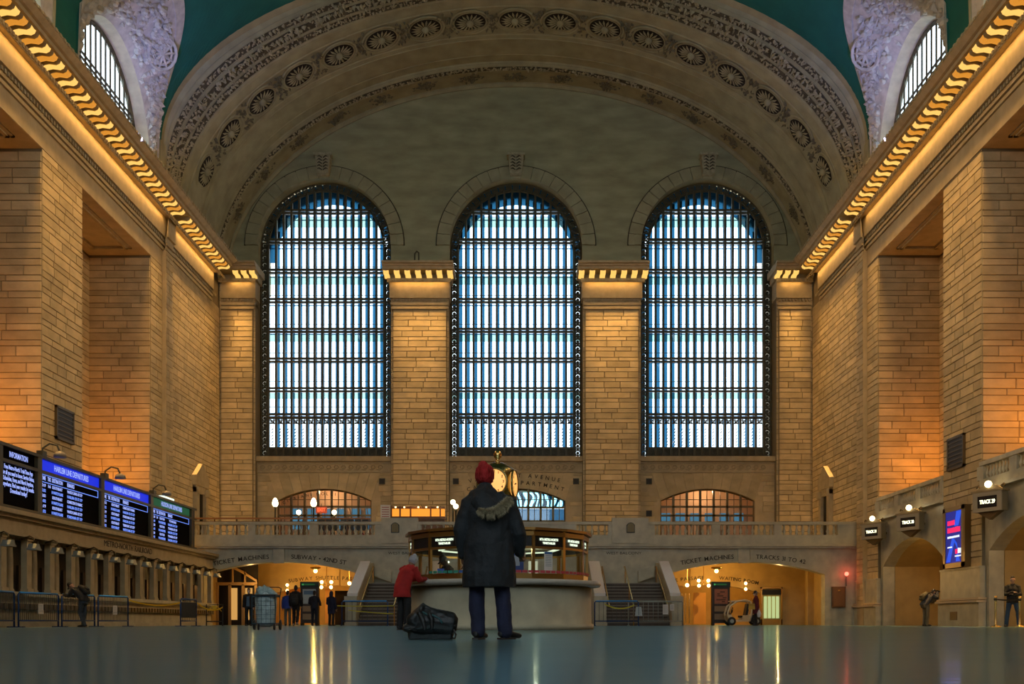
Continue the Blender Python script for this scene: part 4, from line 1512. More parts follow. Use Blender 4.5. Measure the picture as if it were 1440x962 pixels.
MB().box(-3.1, 3.1, 63.95, 63.97, 7.38, 8.6).build('rippled_glass', ripple_mat(), w9)
arc_text('VANDERBILT AVENUE', 0.34, M_LETTER, ww, -2.95, 2.75, lambda u: segz(u, 0, 3.6, 8.62, 0.55) + .14, 63.44)
arc_text('CAMPBELL APARTMENT', 0.34, M_LETTER, ww, -3.05, 3.0, lambda u: segz(u, 0, 3.6, 8.14, 0.62) + .1, 63.44)
arc_text('CIPRIANI DOLCI', 0.26, M_LETTER, bpy.data.objects['window_8'], -14.6, -11.3, lambda u: segz(u, -11.97, 2.95, 7.45, 0.75), 63.66)
# small square vents in the spandrels
for x, z in ((-8.35, 8.95), (-3.75, 8.95), (3.75, 8.95), (8.3, 8.95), (8.3, 6.95)):
    t = thing('square_vent', 'small square bronze vent %s' % {-8.35: 'right of the left low window', -3.75: 'left of the clock', 3.75: 'right of the avenue lettering', 8.3: ('upper of two' if z > 8 else 'lower of two') + ' left of the right low window'}[x], 'vent', (x, 63.44, z))
    MB().box(-.16, .16, -.03, .0, -.16, .16).build('plate', mat('vent_dark', (.03, .025, .02), .6), t)
    MB().box(-.19, .19, -.045, 0, -.19, -.16).box(-.19, .19, -.045, 0, .16, .19).box(-.19, -.16, -.045, 0, -.19, .19).box(.16, .19, -.045, 0, -.19, .19).build('frame', M_BRONZE, t)
# ================================================================== TICKET OFFICE AND DEPARTURE BOARD (left)
TX = -16.2
to = thing('ticket_office', 'long marble ticket office front with pilasters and windows under the departure board', 'counter', (TX, 42.0, 0))
wp(MB().box(TX, -18.45, 24, 54.5, 0, .14).box(TX - .08, -18.45, 24, 54.5, .14, .95), 'plinth', M_PALE, to)
wp(MB().box(TX + .22, -18.45, 24, 54.5, 1.02, 1.16).box(TX + .1, -18.45, 24, 54.5, .95, 1.02), 'counter_ledge', M_PALE, to)
wp(MB().box(TX + .06, TX - .1, 24, 54.5, .58, .72), 'counter_band', M_BRONZE, to)
om = MB()
y = 29.0
while y < 54.3:
    om.box(TX + .05, TX + .13, y, y + .2, .6, .78); y += .34
o = wp(om, 'band_ornament', M_BRONZE, to); stuff(o)
wp(MB().box(TX - .9, -18.45, 24, 54.5, 1.1, 3.1), 'rear_screen', mat('dark_ticket_screen', (.05, .035, .02), .5), to)
wp(MB().box(TX + .02, -18.45, 24, 54.5, 3.05, 3.55).box(TX + .12, -18.45, 24, 54.5, 3.0, 3.08).box(TX + .18, -18.45, 24, 54.5, 3.55, 3.66).box(TX + .34, -18.45, 24, 54.5, 3.66, 3.8), 'entablature', M_TRIM, to)
PILM = MB().box(-.02, -.22, -.17, .17, 1.16, 3.05).box(.03, -.22, -.21, .21, 1.16, 1.3).box(.03, -.22, -.21, .21, 2.9, 3.02).mesh('pilaster', M_TRIM)
COLM = MB().lathe([(.16, 1.16), (.16, 1.24), (.125, 1.3), (.125, 2.2), (.105, 2.72), (.14, 2.76), (.17, 2.86), (.17, 3.05)], 14).mesh('column', M_TRIM, True)
SHM = MB().prism([(-.19, 0), (.19, 0), (.08, .16), (-.08, .16)], lambda u, v, d: (d, u, v), -.14, .14).mesh('lamp_shade', mat('grey_shade', (.25, .27, .25), .4, .3))
SHR = MB().box(-.16, .16, -.2, .2, -.05, 0).mesh('shade_rim', mat('grey_shade', (.25, .27, .25), .4, .3))
for k in range(-4, 13):
    y = 34.3 + 1.68 * k
    wobj('pilaster', PILM, to, (TX, y, 0))
    if k < 12:
        wobj('column', COLM, to, (TX - .45, y + 1.18, 0))
        arm = MB().tube([(0, 0, 0), (.28, 0, .1), (.42, 0, .02), (.42, 0, -.12)], .025, 6)
        o = wobj('wicket_lamp', arm.mesh('wicket_lamp', M_BRONZE, True), to, (TX + .02, y + 1.05, 2.92))
        obj('lamp_shade', SHM, o, (.42, 0, -.32)); obj('shade_rim', SHR, o, (.42, 0, -.32))
        g = MB().box(-.6, -.5, y + .25, y + .95, 1.2, 2.1)
        g.v = [(v[0] + TX, v[1], v[2]) for v in g.v]
        wp(g, 'ticket_window', mat('wicket_bronze', (.10, .06, .03), .4, .5), to)
t_ = text('METRO-NORTH RAILROAD', .34, M_LETTER, to, (0, 0, 0), (R(90), 0, R(90)), width=5.2)
t_.matrix_parent_inverse = Matrix.Translation(to.location).inverted(); t_.location = (TX + .035, 42.9, 3.3)

# departure board -----------------------------------------------------
BX = -16.6
db = thing('departure_board', 'long black electronic departure board glowing with blue and white timetable text', 'board', (BX, 41.0, 3.8))
wp(MB().box(BX - .05, BX - .5, 27.5, 52.9, 3.82, 6.02), 'cabinet', M_BLACK, db)
M_SCR = mat('led_black', (.004, .0035, .004), .9, spec=.03)
M_LED = glow('led_text_white', (.36, .45, 1.0), .85)
M_LEDB = glow('led_text_blue', (.17, .3, 1.0), .85)
M_HBLUE = glow('led_header_blue', (.01, .03, .75), .8)
M_HGREEN = glow('led_header_green', (.01, .09, .04), .7)
M_FRAME = mat('board_frame_bronze', (.10, .085, .05), .45, .4)
fr = MB()
for y in (29.4, 33.0, 35.7, 41.05, 46.5, 52.2):
    fr.box(BX - .05, BX + .08, y - .16, y + .16, 3.82, 6.05)
for z in (3.98, 5.48, 6.0):
    fr.box(BX - .02, BX + .1, 27.5, 52.8, z - .05, z + .05)
wp(fr, 'frame', M_FRAME, db)
def led(s, size, m, y, z, width, root, align='CENTER'):
    o = text(s, size, m, root, (0, 0, 0), (R(90), 0, R(90)), extrude=.002, bold=.006, width=width, name='lettering')
    o.matrix_parent_inverse = Matrix.Translation(db.location).inverted()
    o.location = (BX + .0, y, z)
    return o
secs = [(33.2, 35.5, None), (35.9, 40.9, M_HBLUE), (41.2, 46.3, M_HBLUE), (46.7, 52.0, M_HGREEN)]
for i, (y0, y1, hm) in enumerate(secs):
    scn = wp(MB().box(BX - .06, BX - .03, y0, y1, 4.05, 5.98), 'screen', M_SCR, db)
    c = (y0 + y1) / 2
    if hm:
        hd = wp(MB().box(BX - .03, BX - .02, y0, y1, 5.56, 5.94), 'header_strip', hm, db)
        led(('HARLEM LINE DEPARTURES', 'HARLEM LINE DEPARTURES', 'HUDSON LINE DEPARTURES')[i - 1], .3, M_LED, c, 5.75, 2.9, db)
        b = MB()
        for z in (5.42, 5.16):
            b.box(BX - .03, BX - .01, y0 + .1, y1 - .1, z - .012, z + .012)
        b.box(BX - .03, BX - .01, y1 - .12, y1 - .1, 5.16, 5.42)
        wp(b, 'rule_line', M_LEDB, db)
        for tx, off, wd_ in (('TIME', .22, .34), ('TRK', .66, .26), ('DESTINATION', 1.3, .85), ('REMARKS', 2.4, .6)):
            led(tx, .2, M_LED, y0 + off, 5.29, wd_, db)
        rows = [[('12:19', '16', 'SOUTHEAST', 'WHITE PLAINS-1ST STP'), ('12:32', '', 'N WHITE PLAINS', 'HARLEM-125 ST STP'), ('12:51', '', 'SOUTHEAST', 'CONNECTION TO WASSAIC'),
                 ('1:02', '', 'N WHITE PLAINS', 'HARLEM-125 ST STP'), ('1:19', '', 'SOUTHEAST', 'WHITE PLAINS-1ST STP'), ('1:32', '', 'N WHITE PLAINS', 'FORDHAM-1ST STP')],
                [('1:51', '', 'SOUTHEAST', 'CONNECTION TO WASSAIC'), ('2:02', '', 'N WHITE PLAINS', 'HARLEM-125 ST STP'), ('2:19', '', 'SOUTHEAST', 'FORDHAM-1ST STP'),
                 ('2:32', '', 'N WHITE PLAINS', 'HARLEM-125 ST STP'), ('2:51', '', 'SOUTHEAST', 'TREMONT-1ST STP'), ('3:02', '', 'SOUTHEAST', 'WHITE PLAINS-1ST STP')],
                [('12:20', '34', 'CROTON', 'YONKERS'), ('12:43', '', 'POUGHKEEPSIE', 'HARLEM-125 ST STP'), ('1:20', '', 'CROTON', 'YONKERS-1ST STP'),
                 ('1:43', '', 'POUGHKEEPSIE', 'HARLEM-125 ST STP'), ('2:20', '', 'CROTON', 'YONKERS-1ST STP'), ('2:43', '', 'POUGHKEEPSIE', 'HARLEM-125 ST STP')]][i - 1]
        for j, rw in enumerate(rows):
            z = 5.04 - j * .185
            for tx, off, wd_ in zip(rw, (.22, .66, 1.3, 2.75), (.32, .2, .9, 1.3)):
                if tx: led(tx, .145, M_LEDB if j % 2 else M_LED, y0 + off, z, wd_ * min(1, .45 + len(tx) / 20.0) if off > 1 else wd_, db)
    else:
        led('INFORMATION', .26, M_LED, c, 5.74, 1.25, db)
        for j, (tx, wd_) in enumerate((('Free Metro-North TrainTime App', 1.95), ('for all you need to know. Service Status,', 2.15), ('Schedules, Fares, and More! Anytime,', 2.05), ('anywhere. Find new results by emails.', 2.15), ('Download today!', 1.15))):
            led(tx, .2, M_LED, c, 5.3 - j * .19, wd_, db)
for y in (36.0, 41.4, 46.8, 31.0):
    t = MB().tube([(BX + .02, y, 6.05), (BX + .02, y, 6.32), (BX + .25, y + .05, 6.5), (BX + .5, y + .1, 6.44), (BX + .6, y + .1, 6.2)], .035, 8)
    o = wp(t, 'gooseneck', M_FRAME, db, True)
    sh = MB().lathe([(.06, .16), (.2, .08), (.22, -.06), (.0, -.02)], 14, (BX + .6, y + .1, 6.08))
    q = sh.build('lamp_shade', mat('shade_beige', (.32, .27, .19), .5), o, True)
    q.matrix_parent_inverse = Matrix.Identity(4)
    wp(MB().box(BX - .1, BX + .12, y - .2, y + .12, 6.03, 6.22), 'lamp_base', M_FRAME, db)
lb = thing('fluorescent_lamp', 'small white fluorescent lamp lying on top of the departure board', 'lamp', (BX - .25, 49.3, 6.12))
MB().box(-.12, .12, -.75, .75, 0, .1).build('tube_light', glow('fluor_white', (.85, 1.0, .8), 1.2), lb)
MB().box(-.14, .14, -.8, .8, -.08, 0).build('housing', M_FRAME, lb)

# ================================================================== INFORMATION BOOTH
BC = (-0.16, 24.4)
bt = thing('information_booth', 'round marble and brass information booth with lit signs in mid hall', 'booth', (BC[0], BC[1], 0))
RB = 2.22
MB().lathe([(RB + .06, 0), (RB + .06, .12), (RB, .14), (RB, .98), (RB - .5, .98)], 64).build('marble_base', M_PALE, bt, True)
MB().lathe([(RB - .1, .98), (RB + .2, 1.0), (RB + .24, 1.05), (RB + .2, 1.12), (RB - .4, 1.12)], 64).build('counter_top', mat('counter_marble', (.50, .48, .42), .25, noise=.1, nscale=4), bt, True)
N16 = 16
RG = 2.12
a0 = R(-90) + R(0)
def pol(r, a, z): return (r * math.cos(a), r * math.sin(a), z)
M_BOOTHBR = mat('booth_bronze_gilt', (.42, .23, .07), .32, .85)
M_SIGN = mat('sign_black', (.012, .010, .010), .35)
M_SIGNTX = glow('sign_text_lit', (.85, 1.0, .75), 1.1)
M_BGLASS = glass('booth_glass', (.93, .95, .92), .07)
posts_a = [a0 + R(22.5) * k for k in range(N16)]
signs = {-3: None, -2: ('MTA METRO-NORTH', 'TIMETABLES'), -1: ('MTA METRO-NORTH', 'TIMETABLES'), 0: ('MTA METRO-NORTH', 'TIMETABLES'), 1: ('MTA METRO-NORTH', 'TIMETABLES'),
         2: ('MTA METRO-NORTH', 'TIMETABLES'), 3: ('MTA', 'INFO'), -4: ('MTA', 'INFO')}
ring_poly = lambda r, z: [pol(r, a, z) for a in posts_a]
rr = MB()
for z0, z1, r in ((1.12, 1.25, RG + .03), (1.80, 1.85, RG + .03), (2.08, 2.18, RG + .05)):
    for k in range(N16):
        p, q = posts_a[k], posts_a[(k + 1) % N16]
        rr.add([pol(r, p, z0), pol(r, q, z0), pol(r, q, z1), pol(r, p, z1), pol(r - .1, p, z0), pol(r - .1, q, z0), pol(r - .1, q, z1), pol(r - .1, p, z1)],
               [(0, 1, 2, 3), (4, 7, 6, 5), (3, 2, 6, 7), (0, 4, 5, 1)])
rr.build('rail', M_BOOTHBR, bt)
POST = MB().box(-.03, .03, -.035, .035, 1.12, 2.2).mesh('post', M_BOOTHBR)
for a in posts_a:
    obj('post', POST, bt, pol(RG, a, 0), (0, 0, a))
rf = MB().add([(0, 0, 2.34)] + ring_poly(RG + .12, 2.2) + ring_poly(RG + .12, 2.26), [(0, 1 + N16 + k, 1 + N16 + (k + 1) % N16) for k in range(N16)] + [(1 + k, 1 + (k + 1) % N16, 1 + N16 + (k + 1) % N16, 1 + N16 + k) for k in range(N16)] + [tuple(reversed(range(1, N16 + 1)))])
rf.build('roof', M_BOOTHBR, bt)
for k in range(N16):
    p, q = posts_a[k], posts_a[(k + 1) % N16]
    am = (p + q) / 2 if k < N16 - 1 else (posts_a[-1] + R(11.25))
    q = p + R(22.5)
    r = RG - .01
    MB().quad(pol(r, p, 1.25), pol(r, q, 1.25), pol(r, q, 1.8), pol(r, p, 1.8)).build('pane', M_BGLASS, bt)
    sg = MB().add([pol(r + .01, p, 1.85), pol(r + .01, q, 1.85), pol(r + .01, q, 2.08), pol(r + .01, p, 2.08), pol(r - .06, p, 1.85), pol(r - .06, q, 1.85), pol(r - .06, q, 2.08), pol(r - .06, p, 2.08)],
                  [(0, 1, 2, 3), (4, 7, 6, 5), (3, 2, 6, 7), (0, 4, 5, 1)]).build('sign_panel', M_SIGN, bt)
    kk = k if k < 8 else k - 16
    am = p + R(11.25)
    face = am + R(90)
    ra = r * math.cos(R(11.25)) + .03
    if kk in signs and signs[kk]:
        l1, l2 = signs[kk]
        w1 = .5 if len(l1) > 5 else .22
        text(l1, .07, M_SIGNTX, bt, pol(ra, am, 2.005), (R(90), 0, face), extrude=.001, bold=.004, width=w1)
        text(l2, .06, M_SIGNTX, bt, pol(ra, am, 1.925), (R(90), 0, face), extrude=.001, bold=.004, width=w1 * .68)
    # coloured timetable strip along the foot of the glass
    if -4 <= kk <= 3 and kk != -3:
        for j in range(6):
            t0 = p + R(22.5) * (j + .08) / 6; t1 = p + R(22.5) * (j + .92) / 6
            cm = {0: 'r', 1: 'r', 2: 'r', 3: 'r', -1: 'b', -2: 'g', -4: 'g'}[kk]
            mm = {'r': mat('timetable_red', (.55, .07, .09), .6), 'b': mat('timetable_blue', (.06, .16, .5), .6), 'g': mat('timetable_green', (.05, .33, .24), .6)}[cm]
            MB().add([pol(RG + .05, t0, 1.26), pol(RG + .05, t1, 1.26), pol(RG + .05, t1, 1.315), pol(RG + .05, t0, 1.315), pol(RG + .03, t0, 1.26), pol(RG + .03, t1, 1.26), pol(RG + .03, t1, 1.315), pol(RG + .03, t0, 1.315)],
                     [(0, 1, 2, 3), (3, 2, 6, 7), (0, 4, 5, 1)]).build('timetable', mm, bt)
# inside of the booth
MB().lathe([(.42, .1), (.42, 1.9), (.3, 2.1)], 20).build('core_column', M_BOOTHBR, bt, True)
MB().lathe([(RG - .2, 0.98), (RG - .2, 1.2), (RG - .75, 1.2), (RG - .75, .98)], 32).build('inner_desk', M_WOOD, bt)
MB().lathe([(RG - .1, 1.99), (.2, 2.02)], 16).build('booth_ceiling', mat('booth_cream', (.45, .4, .3), .6), bt)
for k in range(8):
    a = R(45) * k + .2
    MB().obox((1.35 * math.cos(a), 1.35 * math.sin(a), 1.9), (-.42 * math.sin(a), .42 * math.cos(a), 0), (.05 * math.cos(a), .05 * math.sin(a), 0), (0, 0, .015)).build('ceiling_light', glow('booth_fluor', (.85, 1.0, .7), .8), bt)
point('booth_light', (BC[0], BC[1] - 1.0, 1.85), 10, (.9, 1.0, .72), 0)
point('booth_light', (BC[0] + .9, BC[1] + .5, 1.85), 10, (.9, 1.0, .72), 0)
for x, z0, z1 in ((.72, 1.28, 1.66),):
    for q in (0, .13):
        MB().box(x + q, x + q + .1, .4, .44, z0, z1).build('lit_panel', glow('cabinet_light', (.95, 1.0, .7), .4), bt)
# notices on the glass
ang = a0 + R(33.75)
for am, w, h, zc, m1, m2 in ((a0 + R(33.0), .22, .42, 1.53, M_CREAMPAPER, mat('notice_blue', (.06, .17, .42), .6)), (a0 + R(10.5), .44, .56, 1.54, mat('poster_navy', (.03, .06, .2), .5), mat('poster_grey', (.35, .37, .42), .5))):
    pr = (RG + .02) * math.cos(R(11.25))
    cx, cy = pr * math.cos(am), pr * math.sin(am)
    t = Vector((-math.sin(am), math.cos(am), 0)); nrm = Vector((math.cos(am), math.sin(am), 0))
    c0 = Vector((cx, cy, zc)) + nrm * .015
    o = MB().obox(c0, t * w / 2, nrm * .004, (0, 0, h / 2)).build('notice', m1, bt)
    MB().obox(c0 + nrm * .006 + Vector((0, 0, h * .42 if w < .3 else -.02)), t * w * (.46 if w < .3 else .3), nrm * .003, (0, 0, h * (.06 if w < .3 else .2))).build('notice_print', m2, o)
    if w < .3:
        for j in range(7):
            MB().obox(c0 + nrm * .006 + Vector((0, 0, h * (.28 - j * .09))), t * w * .36, nrm * .002, (0, 0, .006)).build('print_line', mat('print_grey', (.3, .32, .34), .7), o)
MB().box(-1.33, -1.18, -1.62, -1.58, 1.27, 1.37).build('card_display', mat('card_blue', (.05, .16, .62), .5), bt)
MB().box(-1.34, -1.16, -1.64, -1.60, 1.22, 1.27).build('card_display', mat('card_red', (.75, .16, .14), .5), bt)
MB().box(.28, .42, -.3, -.2, 1.25, 1.72).build('gilt_panel', mat('gilt_panel', (.72, .5, .08), .3, .6), bt)

# four-faced clock on top of the booth --------------------------------
CK = (-0.18, 24.4, 2.34)
ck = thing('ball_clock', 'four-faced brass ball clock with opal dials above the booth', 'clock', CK, rotz=R(-12))
M_CLKBR = mat('clock_brass_dark', (.30, .24, .09), .25, .9)
M_DIAL = mat('opal_dial', (.9, .62, .3), .4, emit=(1.0, .50, .12), estr=.85)
MB().lathe([(.34, -.1), (.3, .05), (.16, .15), (.12, .45), (.18, .55), (.3, .66)], 20).build('pedestal', M_CLKBR, ck, True)
zc = 1.14
MB().lathe([(.2, zc - .5), (.34, zc - .42), (.41, zc - .25), (.44, zc), (.42, zc + .24), (.36, zc + .38), (.2, zc + .48), (.1, zc + .52)], 24).build('case', M_CLKBR, ck, True)
for k in range(4):
    a = R(-90) + R(90) * k
    nx, ny = math.cos(a), math.sin(a)
    mt = Matrix.Translation((nx * .40, ny * .40, zc)) @ Matrix.Rotation(a + R(90), 4, 'Z') @ Matrix.Rotation(R(90), 4, 'X')
    d = obj('dial', MB().lathe([(0, .05), (.2, .045), (.31, .02), (.31, -.03)], 28).mesh('dial', M_DIAL, True), ck); d.matrix_local = mt
    rm = obj('bezel', MB().tube([(.325 * math.cos(2 * PI * i / 28), .325 * math.sin(2 * PI * i / 28), .015) for i in range(28)], .03, 6, closed=True).mesh('bezel', M_CLKBR, True), ck); rm.matrix_local = mt
    for h in range(1, 13):
        t = R(90 - 30 * h)
        g = glyphs(str(h), .085, .001, .002).copy(); g.materials.clear(); g.materials.append(M_LETTER)
        o = obj('numeral', g, d, (.245 * math.cos(t), .245 * math.sin(t), .045))
    hd = MB()
    for ln, t, w in ((.2, R(90 - 6 * 43), .011), (.14, R(90 - 30 * 8.7), .016)):
        hd.obox((ln / 2 * math.cos(t), ln / 2 * math.sin(t), .058), (ln / 2 * math.cos(t), ln / 2 * math.sin(t), 0), (-w * math.sin(t), w * math.cos(t), 0), (0, 0, .003))
    hd.build('clock_hands', M_LETTER, d)
MB().lathe([(.1, zc + .5), (.06, zc + .56), (.03, zc + .58), (.09, zc + .64), (.1, zc + .72), (.06, zc + .8), (0, zc + .84)], 14).build('finial', M_BRASS, ck, True)

# small gilt lamp on the booth roof
t = thing('gilt_ball_lamp', 'small glowing ball lamp with brass fitting on the booth roof', 'lamp', (BC[0] + .38, 23.6, 2.3))
globe(t, (0, 0, .3), .1, M_BULB)
MB().lathe([(.07, 0), (.03, .05), (.03, .2), (.06, .22)], 10).build('stem', M_BRASS, t, True)
MB().tube([(.05, 0, .1), (.13, 0, .16), (.2, 0, .1), (.15, 0, .02)], .035, 8).build('scroll', M_BRASS, t, True)

# ================================================================== CROWD BARRIERS
M_BARB = mat('barrier_blue', (.015, .05, .16), .4, .3)
M_BARTOP = mat('barrier_blue_top', (.05, .36, .85), .35)
M_BARG = mat('barrier_galvanised', (.33, .36, .33), .45, .5)
def barrier(L, label, loc, rotz, m=M_BARB, mtop=M_BARTOP, nb=18, h=1.12, paper=None, group='crowd barriers'):
    t = thing('crowd_barrier', label, 'barrier', loc, rotz, group)
    r = .03
    MB().tube([(-L / 2, 0, .02), (-L / 2, 0, h - .05), (-L / 2 + .05, 0, h), (L / 2 - .05, 0, h), (L / 2, 0, h - .05), (L / 2, 0, .02)], r, 8).build('frame', m, t, True)
    MB().tube([(-L / 2 + .06, 0, h + .012), (L / 2 - .06, 0, h + .012)], r * 1.15, 8).build('top_rail', mtop, t, True)
    MB().tube([(-L / 2, 0, .22), (L / 2, 0, .22)], r * .8, 8).build('bottom_rail', m, t, True)
    bar = MB().tube([(0, 0, .22), (0, 0, h)], .011, 6).mesh('bar', m if m is not M_BARB else mat('barrier_bar_grey', (.10, .10, .09), .4, .3), True)
    for k in range(1, nb):
        obj('bar', bar, t, (-L / 2 + L * k / nb, 0, 0))
    for x in (-L / 2, L / 2):
        MB().box(x - .04, x + .04, -.22, .22, 0, .03).build('foot', m, t)
    if paper:
        for x, z, w, hh in paper:
            MB().box(x - w / 2, x + w / 2, -.04, -.03, z - hh / 2, z + hh / 2).build('notice', M_CREAMPAPER, t)
            for j in range(5):
                MB().box(x - w * .36, x + w * .36, -.043, -.04, z + hh * (.3 - j * .14) - .006, z + hh * (.3 - j * .14) + .006).build('print_line', mat('print_grey', (.3, .32, .34), .7), t)
    return t
def pxw(px, d): return (px - 735) * d / 1430 + CAMX
bp = [(-24, 30.6, 20, 32.7), (26, 33.0, 82, 35.0), (87, 35.2, 133, 36.9), (138, 37.1, 180, 38.9)]
labs = ['blue-topped barrier cut off by the left edge of the view', 'blue-topped barrier with a white notice, left of the leaning man', 'blue-topped barrier that the man with the backpack leans on', 'blue-topped barrier where the yellow tape begins']
for (pa, da_, pb, db_), lb_ in zip(bp, labs):
    x0, x1 = pxw(pa, da_), pxw(pb, db_)
    L = math.hypot(x1 - x0, db_ - da_)
    barrier(L, lb_, ((x0 + x1) / 2, (da_ + db_) / 2, 0), math.atan2(db_ - da_, x1 - x0), nb=20,
            paper=[(.05, .62, .25, .35)] if 'notice' in lb_ or 'tape' in lb_ else None)
# dark folding screen barrier between the tapes
xs0, xs1 = pxw(254, 42.0), pxw(276, 43.4)
t = barrier(math.hypot(xs1 - xs0, 1.4), 'dark meshed barrier standing alone between the yellow tapes', ((xs0 + xs1) / 2, 42.7, 0), math.atan2(1.4, xs1 - xs0), nb=9, mtop=M_BARB)
MB().box(-.7, .7, -.01, .01, .35, 1.0).build('mesh_panel', mat('dark_mesh', (.04, .04, .04), .6), t)
# barriers before the stairs
barrier(2.0, 'blue barrier before the right stair, beside the booth', (pxw(867, 46.6), 46.6, 0), 0, nb=10)
barrier(2.5, 'galvanised grey barrier with notices before the right stair', (pxw(922, 46.8), 46.8, 0), 0, m=M_BARG, mtop=M_BARG, nb=11, paper=[(.45, .75, .26, .46), (.75, .85, .2, .3)])
barrier(2.1, 'blue barrier before the left stair', (pxw(513, 46.6), 46.6, 0), 0, nb=9)
t = thing('paper_bag_notice', 'pale blue notice hanging at the foot of the right stair rail', 'notice', (pxw(898, 46.55), 46.5, .45))
MB().prism([(-.17, 0), (.17, 0), (.12, .42), (-.12, .42)], lambda u, v, d: (u, d, v), -.02, .02).build('sheet', mat('pale_blue_card', (.5, .58, .6), .6), t)
MB().box(-.02, .02, -.025, .025, .05, .4).build('tie', mat('tie_grey', (.2, .25, .28), .6), t)
# caution tapes
M_TAPE = mat('caution_tape', (.75, .47, .02), .45)
M_TAPEY = mat('caution_tape_yellow', (.62, .55, .03), .45)
def tape(name, label, p0, p1, sag, m, w=.06):
    n = 12
    mb = MB()
    P0, P1 = Vector(p0), Vector(p1)
    pts = []
    for i in range(n + 1):
        f = i / n
        p = P0.lerp(P1, f); p.z -= sag * 4 * f * (1 - f)
        pts.append(p)
    th = Vector((0, .004, 0))
    for a, b in zip(pts[:-1], pts[1:]):
        u = Vector((0, 0, w / 2))
        mb.quad(a - u, b - u, b + u, a + u); mb.quad(a - u + th, a + u + th, b + u + th, b - u + th)
        mb.quad(a + u, b + u, b + u + th, a + u + th); mb.quad(a - u, a - u + th, b - u + th, b - u)
    o = mb.build(name, m)
    return tag(o, label, 'tape')
tape('barrier_tape', 'yellow tape sagging from the last blue barrier to the dark screen', (pxw(181, 38.9), 38.9, 1.02), (pxw(254, 42), 42, .98), .16, M_TAPE)
tape('barrier_tape', 'yellow tape sagging from the dark screen toward the ticket machines', (pxw(277, 43.4), 43.4, 1.0), (pxw(313, 45.0), 45, .82), .2, M_TAPE)
tape('barrier_tape', 'yellow caution tape hanging across the blue barrier at the right stair', (pxw(850, 46.5), 46.5, 1.0), (pxw(892, 46.5), 46.5, .95), .18, M_TAPEY)
tape('barrier_tape', 'upper yellow caution tape across the left stair barrier', (pxw(474, 46.5), 46.5, .92), (pxw(553, 46.4), 46.4, .92), .02, M_TAPEY, .04)
tape('barrier_tape', 'lower yellow caution tape slanting across the left stair barrier', (pxw(490, 46.5), 46.5, .72), (pxw(553, 46.4), 46.4, .55), .02, M_TAPEY, .04)
# folding sawhorse with warning lamp at the end of the tape
t = thing('caution_stand', 'black folding stand with a round amber disc at the end of the tape', 'stand', (pxw(303, 45.2), 45.2, 0))
MB().tube([(-.4, 0, 0), (-.4, 0, .95), (.32, 0, .95), (.32, 0, 0)], .03, 6).tube([(-.4, 0, .2), (.32, 0, .2)], .025, 6).build('frame', M_BLACK, t)
MB().tube([(-.36, -.03, .65), (-.1, -.03, .9)], .02, 6).tube([(.28, -.03, .65), (.05, -.03, .9)], .02, 6).build('brace', M_TAPE, t)
MB().lathe([(.09, -.03), (.09, .03)], 14, (-.03, -.02, .82), 'y').build('disc', M_TAPE, t)

# ================================================================== TRACK SIGNS, SCREEN, ALARM (right wall)
def track_sign(y, z, txt, label):
    t = thing('track_sign', label, 'sign', (HW - .5, y, z), R(-90), 'lit track signs on the right wall')
    # local: x along the wall (toward the camera), -y faces the hall
    rot = R(-62)
    t.rotation_euler = (0, 0, rot)
    M_SB = mat('sign_bronze_case', (.33, .27, .16), .45, .3)
    MB().box(-.62, .62, -.16, .16, 0, .72).build('case', M_SB, t)
    f = MB().box(-.62, .62, -.2, -.16, .58, .72).box(-.62, .62, -.2, -.16, 0, .14).box(-.62, -.42, -.2, -.16, .1, .6).box(.42, .62, -.2, -.16, .1, .6)
    f.build('frame', mat('sign_frame_pale', (.46, .39, .27), .5), t)
    MB().box(-.42, .42, -.175, -.155, .14, .58).build('sign_face', M_SIGN, t)
    text(txt, .2, glow('sign_text_yellow', (1.0, .97, .62), 2.2), t, (0, -.18, .36), (R(90), 0, 0), extrude=.001, bold=.006, width=.66)
    MB().box(-.68, .68, -.22, .2, .72, .8).build('cornice', M_SB, t)
    MB().prism([(-.6, .8), (.6, .8), (.25, .98), (-.25, .98)], lambda u, v, d: (u, d, v), -.1, .1).build('crest', M_SB, t)
    globe(t, (0, -.12, 1.02), .13, M_BULB, 'lamp_globe')
    MB().tube([(-.5, 0, .8), (-.46, 0, .95), (-.56, 0, 1.0), (-.6, 0, .92)], .03, 6).tube([(.5, 0, .8), (.46, 0, .95), (.56, 0, 1.0), (.6, 0, .92)], .03, 6).build('scroll', M_BRONZE, t)
    MB().prism([(-.5, 0), (.5, 0), (.2, -.18), (0, -.3), (-.2, -.18)], lambda u, v, d: (u, d, v), -.08, .12).build('bracket', M_BRONZE, t)
    MB().tube([(.1, .1, .3), (.3, .55, .3)], .06, 6).build('wall_arm', M_BRONZE, t)
track_sign(50.6, 4.3, 'TRACK 31', 'lit track sign farthest from view, beside the stone pier corner')
track_sign(45.8, 4.3, 'TRACK 30', 'lit track sign over the gate arch where the photographer stands')
track_sign(38.0, 4.3, 'TRACK 29', 'largest lit track sign near the right edge, above the gate arch')
